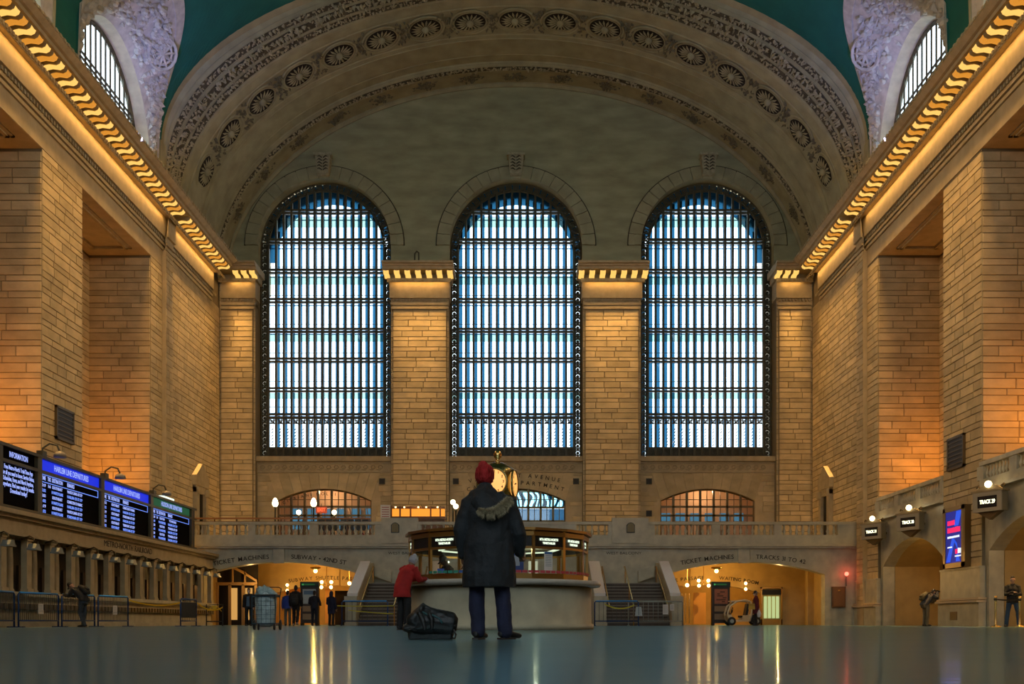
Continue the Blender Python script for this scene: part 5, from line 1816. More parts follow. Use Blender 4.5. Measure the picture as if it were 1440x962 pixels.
# advertising screen on the pier
ad = thing('advertising_screen', 'blue lit advertising screen in a bronze frame on the right pier', 'screen', (HW - .12, 41.7, 2.4))
MB().box(-.16, .12, -1.0, 1.0, 0, 2.5).build('cabinet', M_BRONZE, ad)
MB().box(-.22, -.16, -1.0, -.78, 0, 2.5).box(-.22, -.16, .78, 1.0, 0, 2.5).box(-.22, -.16, -1, 1, 0, .2).box(-.22, -.16, -1, 1, 2.32, 2.5).build('frame', mat('ad_frame', (.42, .3, .14), .35, .6), ad)
MB().box(-.18, -.155, -.78, .78, .2, 2.32).build('display', glow('ad_navy', (.015, .02, .22), .9), ad)
adr = glow('ad_red', (1.0, .02, .12), 1.0); adb = glow('ad_blue', (.02, .09, .75), .9); adw = glow('ad_white', (.8, .85, 1.0), 1.0)
# local y runs away from the camera; image-left = far (+y)
for pts in ([(.75, .25), (.35, .25), (-.1, 1.15), (.15, 1.25)], [(.15, 1.25), (-.1, 1.15), (-.4, .7), (-.3, 1.0)], [(-.75, 2.3), (-.25, 2.3), (-.05, 1.7), (-.45, 1.7)], [(-.2, .25), (-.6, .25), (-.3, .8)]):
    MB().prism(pts, lambda u, v, d: (d, u, v), -.186, -.181).build('graphic_shape', adb, ad)
def bars(y0, y1, z, h, m, n):
    rnd2 = random.Random(int(z * 100))
    mb = MB(); y = y0
    while y > y1:
        w = rnd2.uniform(.05, .11) * (y0 - y1) / n * 6
        mb.box(-.192, -.187, y, max(y1, y - w), z - h / 2, z + h / 2 * rnd2.uniform(.8, 1)); y -= w + .012
    mb.build('printed_line', m, ad)
bars(.6, -.1, 1.86, .2, adr, 6); bars(.6, -.62, 1.56, .22, adr, 8); bars(.6, -.55, 1.27, .09, adw, 12); bars(.6, .15, .86, .06, adw, 8)
bars(-.15, -.38, .66, .2, adr, 3); bars(-.4, -.7, .68, .22, adw, 3); bars(-.12, -.7, .47, .06, adw, 8)
area('screen_glow', (HW - .42, 41.7, 3.6), 1.4, 2.0, 10, (.25, .3, 1.0), rot=(0, R(90), 0))
al = thing('red_alarm_lamp', 'small glowing red alarm lamp on the wall right of the low arch', 'lamp', (17.75, BY - .16, 2.75))
globe(al, (0, -.05, 0), .11, glow('alarm_red', (1.0, .12, .07), 4.0))
MB().box(-.03, .03, -.02, .05, -.65, 0).build('conduit', mat('conduit_grey', (.2, .2, .19), .5), al)
point('alarm_glow', (17.75, BY - .5, 2.75), 5, (1, .1, .05), 0)
nb_ = thing('notice_cabinet', 'brown wooden notice cabinet on the marble wall below the red lamp', 'cabinet', (17.35, BY - .13, .95))
MB().box(-.36, .36, -.02, .1, 0, 1.12).build('body', M_WOOD, nb_)
MB().box(-.3, .3, -.06, -.02, .06, 1.06).build('door', mat('cabinet_door', (.24, .11, .04), .4), nb_)
MB().box(-.06, .06, -.075, -.06, .88, .96).build('label_plate', M_BRASS, nb_)
rd = thing('round_wall_grille', 'round dark grille in the gate vestibule wall', 'grille', (20.9, 50.9, 1.4))
MB().lathe([(.28, 0), (.28, .06), (.2, .08), (0, .08)], 20, (0, 0, 0), 'y').build('disc', mat('grille_dark', (.07, .06, .04), .5), rd)

# ================================================================== BALCONY LAMPS AND BAR
def lamp_post(px, ztop, egg, d, label):
    x = pxw(px, d)
    z0 = 4.5
    t = thing('balcony_lamp', label, 'lamp', (x, d, z0), group='lamps on the balcony')
    h = ztop - z0
    MB().lathe([(.09, 0), (.09, .1), (.045, .2), (.045, h - .3), (.08, h - .26), (.05, h - .2)], 10).build('post', M_IRON, t, True)
    if egg:
        MB().lathe([(.07, h - .2), (.15, h - .12), (.17, h), (.13, h + .16), (.06, h + .27), (0, h + .3)], 14).build('glass_shade', M_BULB, t, True)
    else:
        globe(t, (0, 0, h - .02), .14, M_BULB)
lamp_post(387, 6.75, True, 56.2, 'egg-shaped balcony lamp, left one before the left low window')
lamp_post(441, 6.75, True, 56.2, 'egg-shaped balcony lamp, middle of the left low window')
lamp_post(420, 6.4, False, 57.5, 'round balcony lamp between the two egg-shaped ones')
lamp_post(470, 6.4, False, 57.5, 'round balcony lamp right of the exit sign')
lamp_post(637, 6.75, False, 55.6, 'taller round balcony lamp left of the person in the parka')
lamp_post(641, 6.5, False, 55.4, 'shorter round balcony lamp left of the person in the parka')
for x in (-12.5, -9.5, -3.8):
    point('balcony_lamp_light', (x, 57.3, 7.0), 16, (1, .75, .4), 0)
ex = thing('exit_sign', 'red lit exit sign in the left low window', 'sign', (pxw(452, 63.3), 63.3, 6.95))
MB().box(-.34, .34, -.05, .05, 0, .4).build('case', mat('exit_case', (.3, .06, .03), .5, emit=(.6, .09, .03), estr=.5), ex)
text('EXIT', .3, glow('exit_red', (1.0, .12, .04), 1.6), ex, (0, -.06, .2), (R(90), 0, 0), extrude=.001, bold=.01, width=.5)
MB().tube([(0, 0, .4), (0, 0, .6)], .02, 6).build('hanger', M_BLACK, ex)
br = thing('balcony_bar', 'bar counter with glowing amber shelves on the balcony left of the booth', 'bar', (pxw(588, 58.0), 58.0, 4.5))
MB().box(-1.6, 1.5, -.3, .3, 0, 1.5).build('counter', M_WOOD, br)
MB().box(-1.75, 1.6, -.4, .35, 1.5, 1.62).build('counter_top', M_WOOD, br)
MB().box(-1.55, 1.5, .25, .32, 1.72, 2.16).build('amber_shelf', glow('bar_amber', (1.0, .30, .03), 1.1), br)
MB().box(-1.55, 1.5, .15, .3, 2.16, 2.28).box(-1.55, 1.5, .15, .3, 1.65, 1.72).build('shelf_rail', M_WOOD, br)
for x in (-1.55, -1.05, -.45, .7, 1.25):
    MB().box(x - .04, x + .04, .1, .26, 1.62, 2.3).build('shelf_post', M_WOOD, br)
for x in (-1.3, -.8, 0, .45, 1.1):
    globe(br, (x, .1, 2.24), .045, M_BULBO, 'bulb')
point('bar_light', (pxw(588, 58.0), 57.5, 6.9), 10, ORANGE, 0)
sb = thing('menu_board', 'white menu board on a stand left of the amber bar', 'sign', (pxw(542, 57.5), 57.5, 4.5))
MB().box(-.28, .28, -.02, .02, 1.5, 2.3).build('board', M_CREAMPAPER, sb)
MB().tube([(0, 0.04, 0), (0, 0.04, 1.6)], .03, 6).build('stand', M_BLACK, sb)
for j in range(5):
    MB().box(-.2, .2, -.03, -.02, 1.62 + j * .13, 1.66 + j * .13).build('print_line', mat('print_red', (.4, .12, .12), .7), sb)
wr = thing('wooden_hand_rail', 'brown wooden rail with posts along the left balcony', 'rail', (-13.0, 55.1, 4.5))
MB().box(-4.6, 5.2, -.05, .05, 1.25, 1.33).build('top_rail', mat('rail_wood', (.4, .17, .05), .35), wr)
MB().box(-4.6, 5.2, -.03, .03, 1.08, 1.13).build('lower_rail', M_WOOD, wr)
for k in range(9):
    MB().box(-4.5 + k * 1.2, -4.44 + k * 1.2, -.03, .03, 0, 1.28).build('post', M_WOOD, wr)
# dining chairs seen through the rail
for k in range(7):
    x = -9.0 + k * .42 - 2.2
    t = thing('cafe_chair', '%s dark cafe chair from the left in the row before the left low window' % ('first', 'second', 'third', 'fourth', 'fifth', 'sixth', 'last')[k], 'chair', (x, 58.6, 4.5), group='row of cafe chairs on the balcony')
    MB().box(-.18, .18, -.18, .18, .95, 1.0).build('seat', M_BLACK, t)
    MB().box(-.18, .18, .15, .19, 1.0, 1.7).build('backrest', M_BLACK, t)
    for a_, b_ in ((-.16, -.16), (.16, -.16), (-.16, .16), (.16, .16)):
        MB().box(a_ - .015, a_ + .015, b_ - .015, b_ + .015, 0, .96).build('leg', M_BLACK, t)
# flags behind the left low window
for x, lb_ in ((-10.2, 'left of two red and white flags behind the low window'), (-9.1, 'right of two red and white flags behind the low window')):
    t = thing('flag', lb_, 'flag', (x, 65.4, 6.3))
    MB().tube([(0, 0, -1.9), (-.5, 0, 1.2)], .025, 6).build('pole', M_BRASS, t)
    MB().prism([(-.1, .1), (.45, -.5), (.1, -.6), (-.35, .75)], lambda u, v, d: (u, d, v), -.02, .02).build('cloth', mat('flag_red', (.4, .04, .05), .7), t)
    MB().prism([(-.1, .1), (.1, -.55), (.0, -.6), (-.3, .2)], lambda u, v, d: (u, d, v), -.03, .03).build('white_stripe', M_CREAMPAPER, t)

# ================================================================== KIOSKS, VEHICLE, CARTS, BAG
def kiosk(px, d, label, poster, wood):
    t = thing('map_kiosk', label, 'kiosk', (pxw(px, d), d, 0), group='freestanding map kiosks')
    MB().box(-.46, .46, -.18, .18, .12, 2.2).build('body', mat('kiosk_brown', (.05, .03, .02), .4), t)
    MB().box(-.48, .48, -.2, .2, 1.98, 2.26).build('header', mat('kiosk_header', (.012, .03, .02), .4), t)
    MB().box(-.25, .28, -.215, -.2, 2.08, 2.16).build('header_text_strip', glow('kiosk_green', (.08, .45, .12), .12), t)
    MB().lathe([(.05, 0), (.05, .01)], 12, (-.33, -.21, 2.12), 'y').build('header_disc', glow('kiosk_green2', (.15, .8, .2), .3), t)
    MB().box(-.34, .34, -.2, -.18, 1.12, 1.88).build('poster', poster, t)
    if wood:
        for j in range(6):
            q = random.Random(j)
            MB().box(-.3 + q.random() * .4, -.1 + q.random() * .4, -.206, -.2, 1.2 + j * .1, 1.26 + j * .1).build('poster_print', mat('poster_dark', (.12, .05, .03), .6), t)
    else:
        MB().box(-.28, .28, -.206, -.2, 1.6, 1.8).build('poster_print', mat('map_blue', (.12, .2, .3), .6), t)
    for z0, z1 in ((.72, 1.0), (.3, .6)):
        MB().box(-.34, .34, -.2, -.18, z0, z1).build('panel', mat('kiosk_panel', (.38, .24, .12), .5), t)
    for x in (-.4, .4):
        MB().box(x - .05, x + .05, -.25, .25, 0, .12).build('foot', M_BLACK, t)
kiosk(436, 52.8, 'black map kiosk with green header in the left arch', mat('map_paper', (.45, .5, .5), .5), False)
kiosk(1013, 52.8, 'black map kiosk with a red picture in the right arch', mat('poster_red', (.45, .16, .08), .5), True)

ev = thing('service_cart', 'small cream electric service cart with arched roof frame', 'cart', (pxw(1040, 51.6), 51.6, 0))
M_CREAM = mat('cream_paint', (.80, .66, .42), .4)
hoop = [(-.62, .25), (-.68, .62), (-.55, .98), (-.2, 1.22), (.2, 1.28), (.46, 1.2), (.55, .95), (.5, .5), (.42, .22)]
for y in (-.4, .4):
    MB().tube([(u, y, v) for u, v in hoop], .05, 8).build('roof_hoop', M_CREAM, ev, True)
MB().box(-.5, .45, -.4, .4, 1.2, 1.26).build('roof', M_CREAM, ev)
MB().prism([(-.68, .5), (-.62, .2), (.42, .2), (.5, .55), (.1, .5), (.0, .28), (-.4, .28), (-.5, .55)], lambda u, v, d: (u, d, v), -.43, .43).build('body', M_CREAM, ev)
MB().box(-.02, .3, -.32, .32, .4, .5).build('seat', M_BLACK, ev)
MB().prism([(.22, .5), (.34, .5), (.46, 1.08), (.34, 1.1)], lambda u, v, d: (u, d, v), -.3, .3).build('backrest', M_BLACK, ev)
MB().tube([(-.5, 0, .45), (-.38, 0, .78)], .03, 6).tube([(-.38 + .02 * math.cos(t_q), .16 * math.sin(t_q), .78 + .14 * math.cos(t_q)) for t_q in [2 * PI * i / 12 for i in range(12)]], .02, 5, closed=True).build('steering_wheel', M_BLACK, ev)
MB().box(.5, .95, -.4, .4, .2, .55).build('cargo_deck', M_BLACK, ev)
for x in (-.48, .78):
    for y in (-.42, .42):
        MB().lathe([(.0, -.06), (.12, -.06), (.2, -.05), (.22, 0), (.2, .05), (.12, .06), (0, .06)], 16, (x, y, .22), 'y').build('wheel', M_BLACK, ev, True)
        MB().lathe([(.1, -.075), (.1, .075)], 12, (x, y, .22), 'y').build('hub', M_BARG, ev)

# laundry / shopping cart, with a stuffed bag
lc = thing('wire_cart', 'tall wire shopping cart packed with a pale sack, in the left hall', 'cart', (pxw(374, 21.9), 21.9, 0))
M_WIRE = mat('cart_wire_blue', (.03, .07, .10), .4, .5)
f = MB()
W_, D_, Z0, Z1 = .25, .2, .14, .72
for x in (-W_, W_):
    for y in (-D_, D_):
        f.tube([(x, y, Z0), (x, y, Z1)], .01, 6)
for z in (Z0, Z1):
    f.tube([(-W_, -D_, z), (W_, -D_, z), (W_, D_, z), (-W_, D_, z)], .01, 6, closed=True)
f.build('frame', M_WIRE, lc)
wv = MB().tube([(0, 0, Z0), (0, 0, Z1)], .004, 5).mesh('vertical_wire', M_WIRE)
for k in range(1, 5):
    obj('vertical_wire', wv, lc, (-W_ + 2 * W_ * k / 5, -D_, 0))
hwm = MB().tube([(-W_, -D_, 0), (W_, -D_, 0)], .004, 5).mesh('horizontal_wire', M_WIRE)
for k in range(1, 6):
    obj('horizontal_wire', hwm, lc, (0, 0, Z0 + (Z1 - Z0) * k / 6))
MB().tube([(-W_, D_, Z1), (-W_ - .02, D_ + .05, .9), (-W_ + .04, D_ + .07, .93), (W_ - .04, D_ + .07, .93), (W_ + .02, D_ + .05, .9), (W_, D_, Z1)], .012, 8).build('handle', M_BLACK, lc, True)
for x, y, r in ((-.28, .12, .11), (.28, .12, .11), (-.12, -.16, .07), (.22, -.16, .07)):
    MB().lathe([(0, -.02), (r * .5, -.02), (r, -.012), (r, .012), (r * .5, .02), (0, .02)], 16, (x, y, r), 'x').build('wheel', M_BLACK, lc, True)
MB().tube([(-.28, .12, .11), (.28, .12, .11)], .01, 6).tube([(-.12, -.16, .07), (-.12, -.16, Z0)], .01, 6).tube([(.22, -.16, .07), (.22, -.16, Z0)], .01, 6).tube([(-.25, .12, .11), (-.25, .12, Z0)], .01, 6).tube([(.25, .12, .11), (.25, .12, Z0)], .01, 6).build('axle', M_WIRE, lc)
sk = MB()
sk.limb([((0, 0, .2), .21, .16), ((0, 0, .45), .23, .18), ((0, 0, .68), .24, .19)])
me = remesh(sk, .02, 3)
me.materials.append(mat('sack_white', (.42, .52, .52), .5, noise=.3, nscale=9, bump=.5, bscale=14))
sack = tag(obj('plastic_sack', me, None, (pxw(374, 21.9), 21.9, 0)), 'pale translucent sack filling the wire cart', 'sack')
sk = MB()
sk.limb([((-.18, 0, .76), .06, .12), ((-.02, 0, .84), .1, .15), ((.1, 0, .8), .1, .15), ((.2, 0, .76), .05, .12)])
sk.limb([((-.05, 0, .78), .2, .16), ((.02, 0, .82), .12, .12)])
me = remesh(sk, .015, 2)
me.materials.append(mat('sack_top', (.30, .42, .43), .35, noise=.3, nscale=12, bump=.6, bscale=20))
obj('sack_top', me, sack)
MB().tube([(-.25, -.2, .745), (.25, -.2, .745), (.25, .2, .745), (-.25, .2, .745)], .018, 6, closed=True).build('elastic_rim', M_BLACK, lc)

# black duffel bag next to the main figure
bg = thing('duffel_bag', 'slumped black duffel bag on the floor beside the person in the parka', 'bag', (pxw(604, 10.05), 10.12, 0))
M_BAG = mat('black_nylon', (.014, .015, .016), .42, noise=.3, nscale=6, bump=.5, bscale=9)
mb = MB()
mb.limb([((-.24, 0, .045), .04, .1), ((-.1, 0, .10), .1, .13), ((.06, 0, .11), .11, .13), ((.2, 0, .09), .085, .12)])
mb.limb([((-.20, 0, .035), .03, .14), ((0, 0, .045), .04, .16), ((.2, 0, .045), .04, .15)])
mb.limb([((-.16, -.01, .12), .08, .1), ((-.10, 0, .2), .06, .09), ((-.075, 0, .255), .035, .06)])
mb.limb([((-.08, 0, .24), .035, .06), ((.02, 0, .21), .04, .07), ((.12, -.01, .17), .05, .08), ((.22, 0, .13), .04, .08)])
mb.limb([((-.1, -.1, .2), .02, .02), ((-.06, -.13, .12), .025, .02), ((-.04, -.14, .04), .02, .02)], 8)
mb.limb([((.0, -.1, .19), .02, .02), ((.03, -.13, .12), .02, .02), ((.03, -.14, .04), .018, .02)], 8)
me = remesh(mb, .009, 3); me.materials.append(M_BAG)
zmin = min(v.co.z for v in me.vertices)
for v in me.vertices:
    v.co.z = max(0.0, v.co.z - zmin * .6)
obj('body', me, bg)
MB().tube([(-.075, -.06, .27), (-.02, -.09, .245), (.04, -.1, .235), (.1, -.09, .2), (.13, -.1, .16)], .011, 8).build('handle_strap', mat('strap_teal', (.03, .10, .11), .5), bg, True)
MB().tube([(.16, -.05, .17), (.24, -.06, .14), (.27, -.06, .13)], .012, 6).tube([(.235, -.06, .1), (.26, -.06, .05), (.25, -.06, .01), (.22, -.07, .015)], .009, 6).build('side_strap', M_BAG, bg, True)
MB().tube([(-.2, -.115, .09), (-.08, -.13, .135), (.06, -.13, .16), (.2, -.1, .125)], .006, 6).build('zip', M_BLACK, bg)
# ================================================================== PEOPLE
def skin_mat(name, c): return mat(name, c, .5, noise=.06, nscale=8)
SKIN_L = skin_mat('skin_light', (.50, .30, .20)); SKIN_M = skin_mat('skin_medium', (.28, .15, .09)); SKIN_D = skin_mat('skin_dark', (.10, .055, .035))
DEF = dict(pelvis=(0, 0, .95), waist=(0, 0, 1.10), chest=(0, .0, 1.30), collar=(0, -.01, 1.44), neck=(0, 0, 1.50), head=(0, .02, 1.63),
           shL=(-.19, 0, 1.41), elL=(-.245, -.03, 1.13), wrL=(-.24, .05, .89), hdL=(-.235, .08, .80),
           shR=(.19, 0, 1.41), elR=(.245, -.03, 1.13), wrR=(.24, .05, .89), hdR=(.235, .08, .80),
           hipL=(-.09, 0, .92), knL=(-.10, .02, .50), anL=(-.10, -.02, .09), toL=(-.12, .16, .035),
           hipR=(.09, 0, .92), knR=(.10, .02, .50), anR=(.10, -.02, .09), toR=(.12, .16, .035))
def hand(mb, wr, hd, side, curl=.5):
    """palm with four unequal curled fingers and a thumb leaving the side of the palm"""
    wr, hd = Vector(wr), Vector(hd)
    d = (hd - wr).normalized()
    x = Vector((0, 1, 0)) - d * d.y
    if x.length < .2: x = Vector((1, 0, 0)) - d * d.x
    x.normalize()                                  # across the palm
    nrm = d.cross(x).normalized() * (1 if side > 0 else -1)   # palm side
    palm_end = wr + d * .085
    mb.limb([(wr - d * .03, .024, .02), (wr + d * .03, .03, .02), (palm_end, .034, .018)], 10)
    for k, (off, ln) in enumerate(((.03, .068), (.011, .078), (-.01, .074), (-.029, .056))):
        p0 = palm_end - d * .012 + x * off
        p1 = p0 + d * ln * .5 + nrm * ln * .12 * curl
        p2 = p1 + d * ln * .4 * (1 - curl * .5) + nrm * ln * .38 * curl
        p3 = p2 + d * ln * .25 * (1 - curl) + nrm * ln * .3 * curl
        mb.limb([(p0, .0095, .0095), (p1, .009, .009), (p2, .0085, .0085), (p3, .0075, .0075)], 7)
    t0 = wr + d * .025 + x * .026
    t1 = t0 + x * .028 + d * .028 + nrm * .01
    t2 = t1 + x * .008 + d * .03 + nrm * .014
    mb.limb([(t0, .012, .012), (t1, .0105, .0105), (t2, .009, .009)], 7)
from mathutils import noise as mnoise
def crease(me, amp, sc, seed=0.0):
    """fold and puff the cloth along its normals"""
    off = Vector((seed * 3.1, seed * 1.7, seed))
    ns = [v.normal.copy() for v in me.vertices]
    for v, n in zip(me.vertices, ns):
        p = v.co
        a = mnoise.noise(Vector((p.x * sc, p.y * sc, p.z * sc * .55)) + off) + .5 * mnoise.noise(Vector((p.x * sc * 2.2, p.y * sc * 2.2, p.z * sc * 1.6)) + off)
        v.co = p + n * amp * a
    me.update()
def person(label, loc, rotz, H=1.75, pose=None, skin=SKIN_L, top=None, legs=None, shoe=M_BLACK, hair=None, hat=None, coat_len=.88,
           bulk=1.0, legw=1.0, voxel=.012, face=False, mask=False, curl=.5, flare=1.0, sleeve=1.0, mesh_bump=True):
    t = thing('person', label, 'person', loc, rotz)
    k = H / 1.75
    J = {n: Vector(v) for n, v in DEF.items()}
    for n, v in (pose or {}).items(): J[n] = Vector(v)
    J = {n: v * k for n, v in J.items()}
    # skin: one continuous body
    b = MB()
    hd, nk = J['head'], J['neck']
    up = (hd - nk).normalized()
    fw = Vector((0, 1, 0)) - up * up.y
    fw.normalize()
    rt = fw.cross(up)
    hp = lambda a, c, e: hd + rt * a * k + fw * c * k + up * e * k
    b.limb([(hp(0, -.005, -.09), .05 * k, .06 * k), (hp(0, 0, -.03), .07 * k, .088 * k), (hp(0, -.005, .03), .077 * k, .098 * k), (hp(0, -.012, .075), .066 * k, .085 * k)], 16)
    b.limb([(hp(0, .035, -.06), .045 * k, .042 * k), (hp(0, .05, -.092), .03 * k, .026 * k)], 10)      # jaw, chin
    b.limb([(hp(0, .09, .015), .009 * k, .009 * k), (hp(0, .108, -.022), .014 * k, .012 * k)], 8)         # nose
    b.limb([(hp(-.03, .083, -.052), .008 * k, .008 * k), (hp(.03, .083, -.052), .008 * k, .008 * k)], 8)  # lips
    for s in (-1, 1):
        b.limb([(hp(s * .078, -.005, .02), .009 * k, .018 * k), (hp(s * .08, -.005, -.025), .008 * k, .014 * k)], 8)
    b.limb([(J['collar'] - Vector((0, 0, .05)), .06 * k, .06 * k), (nk, .052 * k, .054 * k), (hp(0, -.01, -.05), .052 * k, .056 * k)], 12)
    b.limb([(J['pelvis'], .13 * k, .09 * k), (J['waist'], .12 * k, .085 * k), (J['chest'], .14 * k, .1 * k), (J['collar'], .1 * k, .07 * k)], 12)
    for S in 'LR':
        b.limb([(J['sh' + S], .05 * k, .05 * k), (J['el' + S], .038 * k, .038 * k), (J['wr' + S], .026 * k, .024 * k)], 10)
        b.limb([(J['hip' + S], .075 * k, .08 * k), (J['kn' + S], .05 * k, .055 * k), (J['an' + S], .036 * k, .04 * k)], 10)
        hand(b, J['wr' + S], J['hd' + S], 1 if S == 'R' else -1, curl)
    me = remesh(b, voxel * .75, 1); me.materials.append(skin)
    obj('body', me, t)
    # trousers
    b = MB()
    b.limb([(J['pelvis'] + Vector((0, 0, .06 * k)), .155 * k, .115 * k), (J['pelvis'] - Vector((0, 0, .05 * k)), .165 * k, .125 * k)], 14)
    for S in 'LR':
        h, kn, an = J['hip' + S], J['kn' + S], J['an' + S]
        b.limb([(h, .092 * k * legw, .1 * k * legw), (h.lerp(kn, .5), .086 * k * legw, .09 * k * legw), (kn, .072 * k * legw, .076 * k * legw), (kn.lerp(an, .5), .07 * k * legw, .074 * k * legw), (an + Vector((0, 0, -.015 * k)), .064 * k * legw, .068 * k * legw)], 12)
    me = remesh(b, voxel, 2); crease(me, .011 * k, 9.0, loc[1]); me.materials.append(legs); obj('trousers', me, t)
    # shoes
    for S in 'LR':
        an, to = J['an' + S], J['to' + S]
        b = MB()
        a2 = Vector((an.x, an.y, min(an.z, .07 * k + to.z * .3)))
        dirn = (Vector((to.x, to.y, 0)) - Vector((an.x, an.y, 0))).normalized()
        b.limb([(Vector((an.x, an.y, to.z + .02)) - dirn * .06 * k, .036 * k, .035 * k), (Vector((an.x, an.y, to.z + .02)) + dirn * .05 * k, .043 * k, .035 * k), (to + dirn * .0, .04 * k, .028 * k)], 12)
        b.limb([(an + Vector((0, 0, .02)), .045 * k, .05 * k), (Vector((an.x, an.y, to.z + .02)), .042 * k, .05 * k)], 10)
        me = remesh(b, .01, 1); me.materials.append(shoe); so = obj('shoe', me, t)
        lo = min(v.co.z for v in me.vertices)
        for v in me.vertices: v.co.z = max(v.co.z, 0.0 if an.z < .2 else lo)
        MB().prism([(-.034, -.08), (.034, -.08), (.038, .1), (.0, .14), (-.038, .1)], lambda u, v, d: (a2.x + dirn.y * u * k + dirn.x * v * k, a2.y - dirn.x * u * k + dirn.y * v * k, d), max(0, to.z - .035 * k), max(.018, to.z - .017 * k)).build('sole', mat('shoe_sole', (.05, .045, .04), .6), so)
    # jacket / coat
    b = MB()
    ch, wa, pe, co_ = J['chest'], J['waist'], J['pelvis'], J['collar']
    hem = Vector((pe.x, pe.y, coat_len * k)) if coat_len < .9 else pe
    B_ = bulk * k
    pts = [(co_ + Vector((0, 0, .0)), .09 * B_, .085 * B_), (ch + (co_ - ch) * .45, .175 * B_, .115 * B_), (ch, .185 * B_, .135 * B_), (wa, .175 * B_, .135 * B_), (pe, .18 * B_ * flare, .14 * B_ * flare)]
    if coat_len < .9: pts += [(hem, .185 * B_ * flare, .15 * B_ * flare)]
    b.limb(pts[::-1], 18)
    for S in 'LR':
        sh, el, wr = J['sh' + S], J['el' + S], J['wr' + S]
        b.limb([(sh.lerp(co_, .35), .075 * B_, .08 * B_), (sh, .078 * B_ * sleeve, .08 * B_ * sleeve), (sh.lerp(el, .5), .07 * B_ * sleeve, .072 * B_ * sleeve), (el, .06 * B_ * sleeve, .062 * B_ * sleeve), (el.lerp(wr, .6), .055 * B_ * sleeve, .055 * B_ * sleeve), (wr, .046 * B_ * sleeve, .046 * B_ * sleeve)], 12)
    me = remesh(b, voxel, 3)
    crease(me, .016 * k, 7.0, loc[0])
    zhem = min(hem.z, pe.z - .02 * k)
    for v in me.vertices:                      # straight-cut hem
        if v.co.z < zhem: v.co.z = zhem
    me.materials.append(top); obj('jacket', me, t)
    if hair:
        b = MB()
        b.limb([(hp(0, -.035, -.045), .06 * k, .06 * k), (hp(0, -.025, .03), .083 * k, .088 * k), (hp(0, -.01, .085), .07 * k, .088 * k)], 14)
        me = remesh(b, .01, 2); me.materials.append(hair); obj('hair', me, t)
    if hat:
        kind, hm = hat
        b = MB()
        if kind == 'beanie':
            b.limb([(hp(0, -.012, .0), .09 * k, .106 * k), (hp(0, -.014, .05), .092 * k, .11 * k), (hp(0, -.02, .1), .082 * k, .096 * k), (hp(0, -.025, .135), .05 * k, .06 * k)], 18)
        elif kind == 'cap':
            b.limb([(hp(0, -.005, .055), .086 * k, .105 * k), (hp(0, -.01, .10), .07 * k, .085 * k)], 16)
            b.limb([(hp(0, .09, .045), .06 * k, .012 * k), (hp(0, .16, .03), .05 * k, .01 * k)], 10)
        elif kind == 'hood':
            b.limb([(hp(0, -.03, -.1), .095 * k, .1 * k), (hp(0, -.03, .0), .1 * k, .11 * k), (hp(0, -.03, .08), .085 * k, .1 * k)], 16)
        me = remesh(b, .009, 2); me.materials.append(hm); obj('hat' if kind != 'hood' else 'hood', me, t)
    if face:
        for s in (-1, 1):
            MB().sphere(hp(s * .031, .083, .018), .011 * k, 8, 6).build('eye', mat('eye_dark', (.02, .015, .01), .2), t, True)
    if mask:
        b = MB(); b.limb([(hp(0, .07, -.03), .055 * k, .05 * k), (hp(0, .062, -.075), .045 * k, .04 * k)], 12)
        me = remesh(b, .01, 2); me.materials.append(mat('mask_white', (.75, .72, .70), .7)); obj('face_mask', me, t)
    return t, J, hp
def cloth(name, c, bump=.35, sc=7, rough=.8): return mat(name, c, rough, noise=.25, nscale=5, bump=bump, bscale=sc)

# ---- main figure: red beanie, navy parka, seen from behind --------------------------------
MP = Vector((.09, 10.0, 0))
PK = cloth('parka_navy_black', (.014, .017, .021), .5, 10, .7)
TR = cloth('trouser_navy', (.018, .022, .055), .4, 9)
t, J, hp = person('person seen from behind in red beanie and long dark parka with fur-trimmed hood', MP, 0, 1.70,
    dict(head=(-.045, .02, 1.63), neck=(-.03, 0, 1.51), collar=(-.015, -.01, 1.44), shL=(-.20, 0, 1.36), shR=(.20, 0, 1.36), elL=(-.285, -.02, 1.10), wrL=(-.27, .05, .86), hdL=(-.255, .08, .78),
         elR=(.30, -.02, 1.07), wrR=(.315, .10, .89), hdR=(.325, .17, .85), hipL=(-.10, 0, .9), knL=(-.125, .0, .5), anL=(-.11, -.02, .09), toL=(-.05, .15, .035),
         hipR=(.10, 0, .9), knR=(.135, .0, .5), anR=(.165, -.02, .09), toR=(.30, .09, .035), pelvis=(0, 0, .95)),
    SKIN_M, PK, TR, M_BLACK, None, ('beanie', cloth('beanie_red', (.40, .02, .02), .8, 22)), coat_len=.53, bulk=1.36, legw=1.12, voxel=.010, flare=1.06, sleeve=.92, curl=.7)
k = 1.70 / 1.75
b = MB()            # fallen hood, lying over the shoulders
b.limb([((-.11, -.06, 1.42), .05, .06), ((-.08, -.12, 1.37), .09, .07), ((0, -.17, 1.26), .11, .05), ((.06, -.16, 1.20), .08, .04)], 14)
b.limb([((-.15, -.02, 1.40), .06, .08), ((-.03, -.08, 1.44), .08, .08), ((.1, -.03, 1.39), .07, .08)], 14)
b.limb([((-.13, -.12, 1.34), .05, .05), ((.0, -.165, 1.25), .07, .05), ((.1, -.15, 1.26), .06, .05), ((.19, -.08, 1.32), .05, .05)], 12)
b.limb([((-.04, -.02, 1.47), .085, .09), ((-.035, -.03, 1.42), .11, .1)], 14)
me = remesh(b, .009, 3); me.materials.append(PK); hood = obj('hood', me, t)
